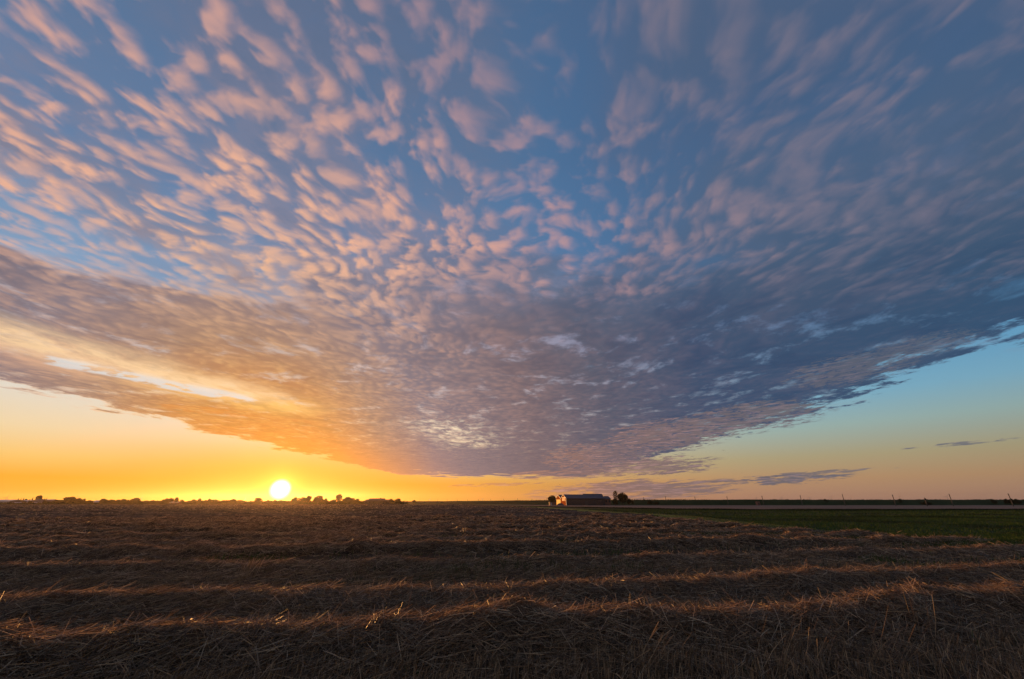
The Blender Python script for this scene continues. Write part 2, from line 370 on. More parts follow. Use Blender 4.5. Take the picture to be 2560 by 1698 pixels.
M['grass'] = mat('grass_blade', (0.05, 0.08, 0.02), rough=0.7, trans=0.06, spec=0.05,
                 island=[(0.0, (0.036, 0.064, 0.012)), (0.7, (0.062, 0.100, 0.020)), (0.96, (0.08, 0.115, 0.028)), (1.0, (0.14, 0.11, 0.05))],
                 patch=((0.026, 0.040, 0.012), 0.10, 0.46, 0.62))
M['verge_blade'] = mat('verge_blade', (0.12, 0.13, 0.035), rough=0.7, trans=0.06, spec=0.05, island=[(0.0, (0.17, 0.18, 0.040)), (1.0, (0.30, 0.27, 0.075))])
M['reed'] = mat('reed', (0.03, 0.045, 0.015), rough=0.8, trans=0.05, spec=0.1, island=[(0.0, (0.010, 0.018, 0.006)), (1.0, (0.032, 0.04, 0.013))])
M['leaf'] = mat('leaf', (0.04, 0.06, 0.02), rough=0.8, trans=0.04, spec=0.1, island=[(0.0, (0.012, 0.018, 0.007)), (0.6, (0.022, 0.03, 0.012)), (1.0, (0.04, 0.045, 0.018))])
M['bark'] = mat('bark', (0.04, 0.03, 0.024), var=(0.07, 0.055, 0.042), vscale=3.0, bump=0.4)

# ================================================================ field layout
SLOPE = 0.15
ROW_Y = [6.25, 9.0, 13.4, 17.6, 20.8, 23.9, 27.1, 30.3, 33.5, 36.8, 40.2, 43.6, 47.0, 50.5]
EY = np.array([0, 13, 17.5, 21.4, 28.5, 64, 85, 130, 240, 378.0]); EX = np.array([95, 44, 28, 22.0, 18.0, 18.7, 13.4, 8.3, -7.6, -40.0])
def xe(y): return np.interp(y, EY, EX)
ROW_S = [0.20, 0.185, 0.165]
HK = [0.09, 0.03, 0.0, 0.06, 0.04, 0.07, 0.02, 0.08, 0.03, 0.09, 0.02, 0.07, 0.04, 0.08]
def row_amp(k, x):
    """crest height of row k at x"""
    h = 0.035 + HK[k] + 0.31 * fbm(x * 0.42 + k * 17.3, x * 0 + k * 5.1, 1.0, 4) ** 1.3 + 0.13 * (vnoise(x * 1.4, x * 0 + k * 3.7, 4.0) - 0.5)
    if k == 2: h *= 0.92
    return np.maximum(h, 0.05)
def row_mid(k, x): return ROW_Y[k] + (ROW_S[k] if k < 3 else SLOPE) * x + 0.50 * (fbm(x * 0.22, x * 0 + k * 9.7, 2.0, 2) - 0.5) * 2
def row_z(k, x, y):
    d = y - row_mid(k, x)
    w = (0.46 if k > 4 else 0.54) + 0.22 * (vnoise(x * 0.5, x * 0 + k * 2.9, 8.0) - 0.5) + (0.10 if k < 2 else 0.0)
    n = 0.50 + 1.0 * fbm(x * 1.9, y * 2.4, 5.0, 3)
    return row_amp(k, x) * np.exp(-(np.abs(d) / w) ** 2.3) * n
def xr(Y):
    """visible half width at distance Y"""
    return 1.30 * Y + 1.2

# ================================================================ ground sheets
def sheet(name, pts, z, material):
    me = bpy.data.meshes.new(name); me.from_pydata([(x, y, z) for x, y in pts], [], [tuple(range(len(pts)))]); me.materials.append(material); me.update()
    return tag(link(name, me), kind='structure')
def strip(name, A, B, z, material):
    """quad strip between polylines A and B"""
    n = len(A); co = [(x, y, z) for x, y in A] + [(x, y, z) for x, y in B]
    f = np.array([(i, i + 1, n + i + 1, n + i) for i in range(n - 1)])
    return tag(link(name, mesh_np(name, np.array(co), f, material)), kind='structure')
sheet('ground', [(-3600, -300), (3600, -300), (3600, 3000), (-3600, 3000)], 0.0, M['soil'])
ys = [-60, 0, 14, 21.4, 28.5, 45, 64, 85, 105, 130, 170, 240, 378]
strip('field', [(-700, y) for y in ys], [(float(xe(y)) if y > 0 else 95, y) for y in ys], 0.004, M['field'])
vy = [16, 21.4, 28.5, 45, 64, 85, 105, 130, 170, 240, 340]
strip('grass_verge', [(float(xe(y)) - 0.3, y) for y in vy], [(float(xe(y)) + w, y) for y, w in zip(vy, [4, 0.2, 0.3, 2, 4.5, 6, 8, 9, 11, 13, 14])], 0.008, M['verge'])
DX = [-8, 23, 42, 56, 80, 121, 250, 520]; DY = [245, 158, 114, 104, 102, 106, 116, 130]
strip('far_field', [(x, y + 3) for x, y in zip(DX, DY)], [(-30, 375), (23, 310), (50, 300), (90, 299), (140, 299), (200, 300), (330, 302), (700, 305)], 0.006, M['brown'])

# dike: a long grass bank with sloping sides
def dike():
    pts = [(760, 330), (520, 322), (330, 314), (200, 312), (110, 318), (60, 345), (20, 400), (-60, 520), (-180, 700), (-340, 900), (-560, 1060)]
    P_ = [Vector((x, y, 0)) for x, y in pts]; fine = []
    for i in range(len(P_) - 1):
        n = max(2, int((P_[i + 1] - P_[i]).length / 5))
        fine += [P_[i].lerp(P_[i + 1], k / n) for k in range(n)]
    fine.append(P_[-1]); co = []
    prof = [(-9, 0.0), (-7.5, 0.5), (-3.2, 3.05), (-1.6, 3.5), (1.6, 3.5), (3.2, 3.1), (9, 0.0)]
    for i, p in enumerate(fine):
        d = (fine[min(i + 1, len(fine) - 1)] - fine[max(i - 1, 0)]).normalized(); nrm = Vector((d.y, -d.x, 0))
        if nrm.y > 0: nrm = -nrm
        hh = 1.0 + 0.05 * (float(vnoise(np.array([i * 0.11]), np.array([1.0]))[0]) - 0.5) + 0.02 * random.uniform(-1, 1)
        hh *= 1.0 + 0.16 * math.exp(-((p.x - 175) / 40.0) ** 2) * 0.3
        for o, z in prof:
            q = p - nrm * o
            co.append((q.x, q.y, z * hh - (0.02 if z == 0 else 0)))
    n = len(prof); f = [(i * n + k, (i + 1) * n + k, (i + 1) * n + k + 1, i * n + k + 1) for i in range(len(fine) - 1) for k in range(n - 1)]
    return tag(link('dike', mesh_np('dike', np.array(co), np.array(f), M['dike'], smooth=True)), kind='structure')
dike()

# ================================================================ straw
def strands(base, dirn, L, W, bend=0.0, two=True, r=rng):
    """ribbons: base Nx3, unit directions Nx3, lengths, widths -> vertices and quads"""
    n = len(base)
    rnd = r.normal(size=(n, 3)); side = np.cross(dirn, rnd); side /= np.linalg.norm(side, axis=1)[:, None] + 1e-9
    W = np.asarray(W)[:, None] * 0.5 if np.ndim(W) else np.full((n, 1), W * 0.5)
    L = np.asarray(L)[:, None]
    tip = base + dirn * L
    if two:
        mid = base + dirn * L * 0.5 + rnd / (np.linalg.norm(rnd, axis=1)[:, None] + 1e-9) * L * bend + np.array([0, 0, 1.0]) * L * bend * 0.4
        co = np.stack([base - side * W, base + side * W, mid - side * W, mid + side * W, tip - side * W * 0.7, tip + side * W * 0.7], 1).reshape(-1, 3)
        b = np.arange(n)[:, None] * 6
        f = np.concatenate([b + np.array([[0, 1, 3, 2]]), b + np.array([[2, 3, 5, 4]])], 1).reshape(-1, 4)
    else:
        co = np.stack([base - side * W, base + side * W, tip + side * W * 0.6, tip - side * W * 0.6], 1).reshape(-1, 3)
        f = np.arange(n)[:, None] * 4 + np.array([[0, 1, 2, 3]])
    return co, f

def lay_dirs(n, x, y, spread=0.8, lift=0.12, seed=0.0):
    """directions of straw lying about, swirling slowly across the field"""
    a = R(38) + 1.6 * (fbm(x * 0.35, y * 0.5, 11 + seed, 2) - 0.5) * 2 + rng.normal(0, spread, n)
    flip = np.where(rng.random(n) < 0.25, math.pi * 0.55, 0)
    a = a + flip
    e = rng.normal(lift, 0.11, n)
    return np.stack([np.cos(a) * np.cos(e), np.sin(a) * np.cos(e), np.sin(e)], 1)

ORD = ['first', 'second', 'third', 'fourth', 'fifth', 'sixth', 'seventh', 'eighth', 'ninth', 'tenth', 'eleventh', 'twelfth', 'thirteenth', 'fourteenth',
       'fifteenth', 'sixteenth', 'seventeenth', 'eighteenth', 'nineteenth', 'twentieth']
ROWLAB = ['broad tangled straw row nearest the camera, crossing the whole foreground',
          'second straw row from the camera, with glowing loose crest straws',
          'third straw row from the camera, low and dark before the shadowed furrow']
NS = [100000, 98000, 74000, 60000, 50000, 40000, 28000, 24000, 20000, 18000, 16000, 15000, 14000, 14000]
for k, Y0 in enumerate(ROW_Y):
    xl, xh = -xr(Y0) * 1.0 - 3.0, xr(Y0) * 1.22 + 3.0
    # clip on the right by the edge of the field
    xs = np.linspace(xl, xh, 400); ins = xs < xe(row_mid(k, xs)) - 0.3
    xh = xs[ins].max() if ins.any() else xh
    step = max(0.05, Y0 / 190.0); nx = int((xh - xl) / step); ny = 22 if k < 6 else 13
    gx = np.linspace(xl, xh, nx); gd = np.linspace(-1.3, 1.3, ny)
    X_, D_ = np.meshgrid(gx, gd, indexing='ij'); Y_ = row_mid(k, X_) + D_
    tap = np.clip(np.minimum(X_ - xl, xh - X_) / 1.2, 0, 1)
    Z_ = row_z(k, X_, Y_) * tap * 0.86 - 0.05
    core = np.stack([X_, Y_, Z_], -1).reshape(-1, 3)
    ii = (np.arange(nx - 1)[:, None] * ny + np.arange(ny - 1)[None, :]).ravel()
    cf = np.stack([ii, ii + ny, ii + ny + 1, ii + 1], 1)
    n = NS[k]; w = max(0.0062, 0.29 * Y0 / 402.0)
    sx = rng.uniform(xl, xh, n); sd = rng.normal(0, 0.56 if k < 3 else (0.42 if k < 6 else 0.26), n); sy = row_mid(k, sx) + sd
    tap = np.clip(np.minimum(sx - xl, xh - sx) / 1.2, 0, 1)
    sz = row_z(k, sx, sy) * tap + rng.uniform(-0.065, 0.04, n) + 0.02
    dv = lay_dirs(n, sx, sy, 0.85, 0.03, k)
    L = (0.06 + 0.42 * rng.random(n) ** 1.15) * (1.0 if k < 3 else 1.1)
    # follow the slope of the mound
    ex, ey = sx + dv[:, 0] * 0.2, sy + dv[:, 1] * 0.2
    dv[:, 2] += np.clip((row_z(k, ex, ey) * tap - row_z(k, sx, sy) * tap) / 0.2, -0.45, 0.30)
    st = rng.random(n) < (0.022 if k < 4 else 0.004)                       # a few stick up
    dv[st, 2] += rng.uniform(0.3, 1.3, st.sum()); L[st] *= 0.7
    dv /= np.linalg.norm(dv, axis=1)[:, None]
    co, f = strands(np.stack([sx, sy, np.maximum(sz, 0.008)], 1), dv, L, rng.uniform(0.6, 1.3, n) * w, 0.03, two=(k < 3))
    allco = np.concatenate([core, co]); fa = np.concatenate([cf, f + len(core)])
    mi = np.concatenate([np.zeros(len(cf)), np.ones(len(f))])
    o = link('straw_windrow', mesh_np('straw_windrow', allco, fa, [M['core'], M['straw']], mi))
    lab = ROWLAB[k] if k < 3 else ORD[k] + ' straw row from the camera, running across the dark stubble'
    tag(o, lab, 'straw row', 'rows of loose straw across the field')

# the rows farther off merge into one mass
def far_rows():
    V, F, MI = [], [], []; base = 0; y0 = ROW_Y[-1] + 3.2; k = 0
    while y0 < 372:
        xl = -xr(y0) * 1.0; xh = float(xe(y0)) - 0.5
        stp = max(0.30, y0 / 260.0); nx = int((xh - xl) / stp)
        gx = np.linspace(xl, xh, nx); sl = SLOPE * max(0.0, 1 - y0 / 300.0)
        cy = y0 + sl * gx + 0.8 * (vnoise(gx * 0.08, gx * 0 + k * 3.3) - 0.5)
        amp = (0.09 + 0.30 * fbm(gx * 0.33 + k * 7.7, gx * 0 + k, 3.0, 3)) * float(rng.uniform(0.6, 1.35))
        keep = np.where((cy > ROW_Y[-1] + SLOPE * gx + 1.5) & (cy < 375) & (gx < xe(cy)), 1.0, 0.0)
        prof = [(-0.9, -0.02), (-0.45, 0.62), (0.0, 1.0), (0.5, 0.55), (0.95, -0.02)]
        ring = []
        for d, p in prof:
            z = amp * p * (0.75 + 0.5 * rng.random(nx)) * keep if p > 0 else np.full(nx, -0.02)
            ring.append(np.stack([gx, cy + d + rng.normal(0, 0.05, nx), z - (1 - keep) * 0.05], 1))
        co = np.stack(ring, 1).reshape(-1, 3); n = len(prof)
        ii = (np.arange(nx - 1)[:, None] * n + np.arange(n - 1)[None, :]).ravel()
        V.append(co); F.append(np.stack([ii, ii + n, ii + n + 1, ii + 1], 1) + base); base += len(co); MI.append(np.zeros(len(ii)))
        # tufts on the crest
        rowk = float(rng.uniform(0.35, 1.5)); m = int(min(6000, 1500 + 60000 / y0) * rowk); tx = rng.uniform(xl, xh, m)
        ty = np.interp(tx, gx, cy) + rng.normal(0, 0.16, m); tz = np.interp(tx, gx, amp * keep) * rng.uniform(0.75, 1.05, m)
        ok = (np.interp(tx, gx, keep) > 0.9) & (rng.random(m) < 0.25 + 1.3 * (fbm(tx * 0.22, ty * 0 + k * 4.1, 91, 3) - 0.3)); tx, ty, tz = tx[ok], ty[ok], tz[ok]; m = len(tx)
        dv = lay_dirs(m, tx, ty, 1.0, 0.04); dv /= np.linalg.norm(dv, axis=1)[:, None]
        co, f = strands(np.stack([tx, ty, tz], 1), dv, rng.uniform(0.2, 0.5, m), 0.24 * y0 / 402.0, 0, two=False)
        V.append(co); F.append(f + base); base += len(co); MI.append(np.ones(len(f)))
        y0 += 3.1 + y0 * 0.006; k += 1
    return np.concatenate(V), np.concatenate(F), np.concatenate(MI)
v_, f_, mi_ = far_rows()
tag(link('straw_rows', mesh_np('straw_rows', v_, f_, [M['far_straw'], M['straw']], mi_)), 'brown mass of distant straw rows reaching the far edge of the field', 'straw', kind='stuff')

# standing stubble and loose straw between the rows
def ground_z(x, y):
    z = 0
    for k in range(5): z = z + row_z(k, x, y)
    return z
def stubble():
    V, F = [], []; base = 0
    for (ya, yb, n, hm, w) in ((3.9, 8.2, 54000, 0.15, 0.0072), (7.5, 13.5, 52000, 0.10, 0.0090), (12.5, 26.0, 38000, 0.10, 0.014), (25.0, 54.0, 16000, 0.08, 0.030)):
        y = rng.uniform(ya, yb, n); x = rng.uniform(-1, 1, n) * (xr(yb) + 3.5)
        # drill lines
        q = y - SLOPE * x; q = np.round(q / 0.14) * 0.14 + rng.normal(0, 0.022, n); y = q + SLOPE * x
        ok = (x < xe(y) + 0.6) & (np.abs(x) < xr(y) + 4) & (fbm(x * 0.7, y * 0.7, 21, 2) > 0.30)
        x, y = x[ok], y[ok]; m = len(x)
        gz = ground_z(x, y); ok = gz < 0.10; x, y, gz = x[ok], y[ok], gz[ok]; m = len(x)
        lean = 0.18 + 0.5 * fbm(x * 0.5, y * 0.5, 31, 2) ** 2
        a = R(35) + rng.normal(0, 0.7, m); e = np.clip(rng.normal(lean, 0.16, m), 0, 1.2)
        dv = np.stack([np.cos(a) * np.sin(e), np.sin(a) * np.sin(e), np.cos(e)], 1)
        L = hm * rng.uniform(0.6, 1.35, m) * np.where(y > ROW_Y[0] + SLOPE * x, np.clip(0.55 + 0.06 * x, 0.5, 1.1), 1.0)
        tall = rng.random(m) < (0.004 if yb < 14 else 0.0); L[tall] *= 2.1
        co, f = strands(np.stack([x, y, np.zeros(m)], 1), dv, L, w * rng.uniform(0.7, 1.3, m), 0.03, two=False)
        V.append(co); F.append(f + base); base += len(co)
        # straw lying between
        nl = int(n * 0.75); y = rng.uniform(ya, yb, nl); x = rng.uniform(-1, 1, nl) * (xr(yb) + 3.5)
        ok = (x < xe(y)) & (np.abs(x) < xr(y) + 4); x, y = x[ok], y[ok]; m = len(x)
        dv = lay_dirs(m, x, y, 0.45, 0.12); dv[:, 2] = np.abs(dv[:, 2]); dv /= np.linalg.norm(dv, axis=1)[:, None]
        z = np.minimum(ground_z(x, y), 0.2) + rng.uniform(0.0, 0.09, m)
        keepm = (rng.random(m) < (1.0 if yb < 15 else 0.22)); x, y, z, dv = x[keepm], y[keepm], z[keepm], dv[keepm]; m = len(x)
        co, f = strands(np.stack([x, y, z], 1), dv, rng.uniform(0.12, 0.36, m), w * rng.uniform(0.6, 1.2, m), 0.05, two=False)
        V.append(co); F.append(f + base); base += len(co)
    return np.concatenate(V), np.concatenate(F)
v_, f_ = stubble()
tag(link('stubble', mesh_np('stubble', v_, f_, M['stubble'])), 'short cut stubble and loose stalks between the straw rows', 'stubble', kind='stuff')

# a few bunches of tall bent stalks in the near right corner, and one tuft on the left
def bunch(cx, cy, n, lean_az, lean, L, w, spread):
    x = cx + rng.normal(0, spread, n); y = cy + rng.normal(0, spread * 0.6, n)
    a = R(lean_az) + rng.normal(0, 0.22, n); e = np.clip(rng.normal(lean, 0.14, n), 0.0, 1.35)
    dv = np.stack([np.cos(a) * np.sin(e), np.sin(a) * np.sin(e), np.cos(e)], 1)
    return strands(np.stack([x, y, np.zeros(n)], 1), dv, L * rng.uniform(0.6, 1.15, n), w, 0.05)
for i, (cx, cy, n, la, le, L, sp, lab) in enumerate([
        (1.35, 5.25, 26, 10, 0.85, 0.50, 0.16, 'bent straw stalks leaning right at the bottom edge right of the middle'),
        (3.0, 5.45, 34, 12, 0.72, 0.50, 0.20, 'fan of long stalks leaning right, bottom right of the foreground'),
        (4.25, 5.5, 30, 15, 0.95, 0.62, 0.20, 'long low stalks bent toward the right corner of the picture'),
        (5.35, 6.25, 7, 8, 0.16, 0.55, 0.06, 'few upright tall stalks lit orange at the right edge'),
        (-6.4, 11.3, 60, 90, 0.35, 0.42, 0.18, 'bushy tuft of upright straw behind the second row on the left')]):
    co, f = bunch(cx, cy, n, la, le, L, 0.0055 if cy < 8 else 0.010, sp)
    o = link('stalk_tuft', mesh_np('stalk_tuft', co, f, M['stubble']))
    tag(o, lab, 'tuft', 'tufts of long stalks')

# grass on the right
def grass():
    V, F, MI = [], [], []; base = 0
    for (ya, yb, n, h, w) in ((4.3, 12, 30000, 0.11, 0.007), (12, 26, 90000, 0.17, 0.015), (22, 60, 150000, 0.11, 0.032), (55, 118, 90000, 0.12, 0.075)):
        y = rng.uniform(ya, yb, n); x = rng.uniform(-0.3, 1, n) * xr(yb)
        wob = 9.0 * (fbm(x * 0.15, y * 0.15, 43, 3) - 0.5) * (y < 60)
        edge = xe(y) + wob; g_ = fbm(x * 0.35, y * 0.35, 41, 3)
        p = np.where(x > edge, 0.35 + 1.1 * g_, np.clip((g_ - 0.48 + np.clip((x - edge + 12) / 32, -0.1, 0.30)) * 6, 0, 1) * (x > edge - 60) * 0.9 + 0.03)
        ok = (rng.random(n) < p) & (np.abs(x) < xr(y) + 4)
        ok &= y < np.interp(x, DX, DY) + 1
        x, y, edge = x[ok], y[ok], edge[ok]; m = len(x)
        a = rng.uniform(0, 6.28, m); e = np.abs(rng.normal(0.55, 0.30, m))
        dv = np.stack([np.cos(a) * np.sin(e), np.sin(a) * np.sin(e), np.cos(e)], 1)
        vw = np.interp(y, vy, [6, 3.5, 3, 4, 5.5, 7, 8, 9, 11, 13, 14])
        light = (x > edge - 0.5) & (x < xe(y) + vw * (0.8 + 0.5 * fbm(x * 0.3, y * 0.3, 47, 2))) & (y > 26)
        L = h * rng.uniform(0.5, 1.3, m) * (0.5 + 1.0 * fbm(x * 0.12, y * 0.3, 51, 3)) * np.where(light, 0.6, 1.0)
        co, f = strands(np.stack([x, y, np.zeros(m)], 1), dv, L, w, 0, two=False)
        V.append(co); F.append(f + base); base += len(co); MI.append(light.astype(np.int32))
    return np.concatenate(V), np.concatenate(F), np.concatenate(MI)
v_, f_, mi_ = grass()
tag(link('grass', mesh_np('grass', v_, f_, [M['grass'], M['verge_blade']], mi_)), 'short green grass beside the right edge of the stubble', 'grass', kind='stuff')

def reeds():
    n = 70000; t = rng.random(n) ** 0.8
    xs = -8 + t * 300; yc = np.interp(xs, DX, DY); y = yc + rng.normal(0, 1.1, n)
    e = np.abs(rng.normal(0.2, 0.18, n)); a = rng.uniform(0, 6.28, n)
    dv = np.stack([np.cos(a) * np.sin(e), np.sin(a) * np.sin(e), np.cos(e)], 1)
    L = rng.uniform(0.14, 0.36, n) * (0.7 + 0.6 * fbm(xs * 0.1, y * 0.1, 61, 2))
    return strands(np.stack([xs, y, np.zeros(n)], 1), dv, L, 0.09, 0, two=False)
co, f = reeds()
tag(link('ditch_reeds', mesh_np('ditch_reeds', co, f, M['reed'])), 'dark line of reeds along the ditch before the far brown field', 'reeds', kind='stuff')

# ================================================================ materials of the objects
M['roof_slate'] = mat('roof_slate', (0.036, 0.042, 0.055), rough=0.55, var=(0.050, 0.056, 0.070), vscale=1.2, bump=0.3, bscale=6, stretch=(1, 1, 3))
M['roof_dark'] = mat('roof_dark', (0.045, 0.040, 0.042), rough=0.7, var=(0.065, 0.055, 0.05), vscale=1.0, bump=0.3)
M['wall_dark'] = mat('wall_dark', (0.030, 0.030, 0.034), rough=0.8, var=(0.045, 0.043, 0.045), vscale=1.5, stretch=(3, 3, 0.4), bump=0.3)
M['gable_glow_tint'] = mat('glow_tinted_gable', (0.50, 0.13, 0.025), rough=0.9, spec=0.0, var=(0.50, 0.13, 0.025), vscale=1.4, stretch=(3, 3, 0.5), bump=0.15)  # orange of the low sun's glow is put into the gable colour
M['door_glow_tint'] = mat('glow_tinted_door', (0.93, 0.70, 0.10), rough=0.6, spec=0.06, var=(0.88, 0.62, 0.08), vscale=1.0)  # yellow sun reflection on the door, painted as its base colour
M['trim'] = mat('white_trim', (0.50, 0.42, 0.36), rough=0.5)
M['pale_wall'] = mat('pale_wall', (0.55, 0.52, 0.50), rough=0.6, var=(0.45, 0.42, 0.40), vscale=0.5)
M['pale_roof'] = mat('pale_roof', (0.50, 0.50, 0.54), rough=0.45, var=(0.42, 0.42, 0.46), vscale=0.4)
M['brick'] = mat('brick', (0.22, 0.10, 0.07), rough=0.8, var=(0.16, 0.075, 0.055), vscale=3.0, bump=0.3)
M['glass'] = mat('window_glass', (0.03, 0.035, 0.045), rough=0.08, spec=0.9)
M['pole'] = mat('pole_wood', (0.07, 0.055, 0.045), rough=0.8, var=(0.10, 0.08, 0.065), vscale=3.0)
M['turb'] = mat('turbine_paint', (0.42, 0.36, 0.35), rough=0.5)
M['tarp'] = mat('dark_tarp', (0.03, 0.028, 0.04), rough=0.5, var=(0.045, 0.04, 0.05), vscale=1.0, bump=0.5, bscale=3)
M['feather'] = mat('feather', (0.05, 0.045, 0.045), rough=0.7)

# ================================================================ trees
def crown_mesh(w, h, z0, seed, lobes=6, leaf=0.45, dens=1.0, shape='round'):
    r = np.random.default_rng(seed); V = []
    for i in range(lobes):
        if shape == 'round':
            a = r.uniform(0, 6.28); q = r.uniform(0.15, 0.85); cx, cy = math.cos(a) * q * w / 2, math.sin(a) * q * w / 2
            cz = z0 + h * (0.22 + 0.62 * r.random() * (1 - q * 0.55)); rx = w * r.uniform(0.13, 0.24); rz = h * r.uniform(0.12, 0.22)
            if i == 0: cx = cy = 0; cz = z0 + h * 0.52; rx = w * 0.30; rz = h * 0.38
        elif shape == 'dome':
            a = i * 2.4; q = 0.25 + 0.45 * ((i * 0.37) % 1.0); cx, cy = math.cos(a) * q * w / 2, math.sin(a) * q * w / 2
            cz = z0 + h * (0.40 + 0.36 * (1 - q) + r.uniform(-0.1, 0.1)); rx = w * r.uniform(0.16, 0.22); rz = h * r.uniform(0.16, 0.22)
            if i == 0: cx = cy = 0; cz = z0 + h * 0.52; rx = w * 0.43; rz = h * 0.44
        elif shape == 'cone':
            t = i / max(1, lobes - 1); cx = cy = 0; cz = z0 + h * (0.12 + 0.8 * t); rx = w * 0.5 * (1.05 - t) * r.uniform(0.85, 1.15); rz = h * 0.16
        elif shape == 'flat':
            cx = (i / max(1, lobes - 1) - 0.5) * w * 0.75; cy = r.uniform(-0.1, 0.1) * w; cz = z0 + h * r.uniform(0.50, 0.66); rx = w * 0.24; rz = h * r.uniform(0.30, 0.40)
        n = int(dens * 620 * max(0.3, rx * rx * rz / (w * w * h * 0.02)) ** 0.5)
        p = r.normal(size=(n, 3)); p /= np.linalg.norm(p, axis=1)[:, None]
        p *= r.uniform(0.45, 1.06, n)[:, None] ** 0.6
        V.append(p * np.array([rx, rx, rz]) + np.array([cx, cy, cz]))
    P0 = np.concatenate(V); P0[:, 2] = np.clip(P0[:, 2], z0 * 0.7, None); n = len(P0)
    d = r.normal(size=(n, 3)); d /= np.linalg.norm(d, axis=1)[:, None]
    s = np.cross(d, r.normal(size=(n, 3))); s /= np.linalg.norm(s, axis=1)[:, None]
    l = leaf * r.uniform(0.5, 1.3, n)[:, None]
    co = np.stack([P0 - d * l * 0.6, P0 - s * l * 0.35 + d * l * 0.05, P0 + d * l * 0.6, P0 + s * l * 0.4], 1).reshape(-1, 3)
    return mesh_np('crown', co, np.arange(n)[:, None] * 4 + np.array([[0, 1, 2, 3]]), M['leaf'])
def trunk_mesh(w, h, z0, seed):
    r = random.Random(seed); mb = MB(); rt = 0.03 * h + 0.05
    top = z0 + h * 0.75
    mb.tube([(0, 0, -0.05), (0.05, 0, z0 * 0.5), (0.0, 0.05, z0 + h * 0.3), (0.05, 0, top)], [rt * 1.25, rt, rt * 0.7, rt * 0.2], 6)
    for i in range(6):
        a = r.uniform(0, 6.28); zb = z0 + h * r.uniform(0.02, 0.35); q = w * r.uniform(0.25, 0.42)
        mb.tube([(0, 0, zb), (math.cos(a) * q * 0.5, math.sin(a) * q * 0.5, zb + h * 0.16), (math.cos(a) * q, math.sin(a) * q, zb + h * r.uniform(0.25, 0.4))], [rt * 0.5, rt * 0.3, rt * 0.1], 5)
    me = bpy.data.meshes.new('trunk'); me.from_pydata(mb.v, [], mb.f); me.materials.append(M['bark']); me.update()
    return me
SPECIES = {}
for key, kw in {'round': dict(w=8, h=6.9, z0=0.9, lobes=15), 'round2': dict(w=8, h=7.2, z0=0.7, lobes=13), 'tall': dict(w=6, h=7.6, z0=1.9, lobes=12, shape='dome'),
                'bush': dict(w=8, h=7.9, z0=0.1, lobes=15), 'flat': dict(w=10, h=6.8, z0=0.3, lobes=6, shape='flat'), 'dome': dict(w=8, h=7.2, z0=0.7, lobes=14, shape='dome'), 'cone': dict(w=5, h=7.9, z0=0.3, lobes=8, shape='cone'),
                'open': dict(w=7, h=6.4, z0=1.6, lobes=12, dens=0.6)}.items():
    sd = sum(map(ord, key)); SPECIES[key] = (crown_mesh(seed=sd, **kw), trunk_mesh(kw['w'], kw['h'], max(0.4, kw['z0']), sd), kw['w'], kw['z0'] + kw['h'])
def tree(x0, x1, ytop, Y, kind, label, name='tree', cat='tree', group=None, rz=None):
    cm, tm, w, h = SPECIES[kind]
    X, Zt = at((x0 + x1) / 2, ytop, Y); W = (x1 - x0) / 1083.0 * Y
    root = empty(name, (X, Y, 0), random.uniform(0, 6.28) if rz is None else rz); sx = W / w; sz = Zt / h
    root.scale = (sx, sx, sz)
    tag(root, label, cat, group)
    link('crown', cm, root); link('trunk', tm, root)
    return root

TG = 'trees along the far left horizon'
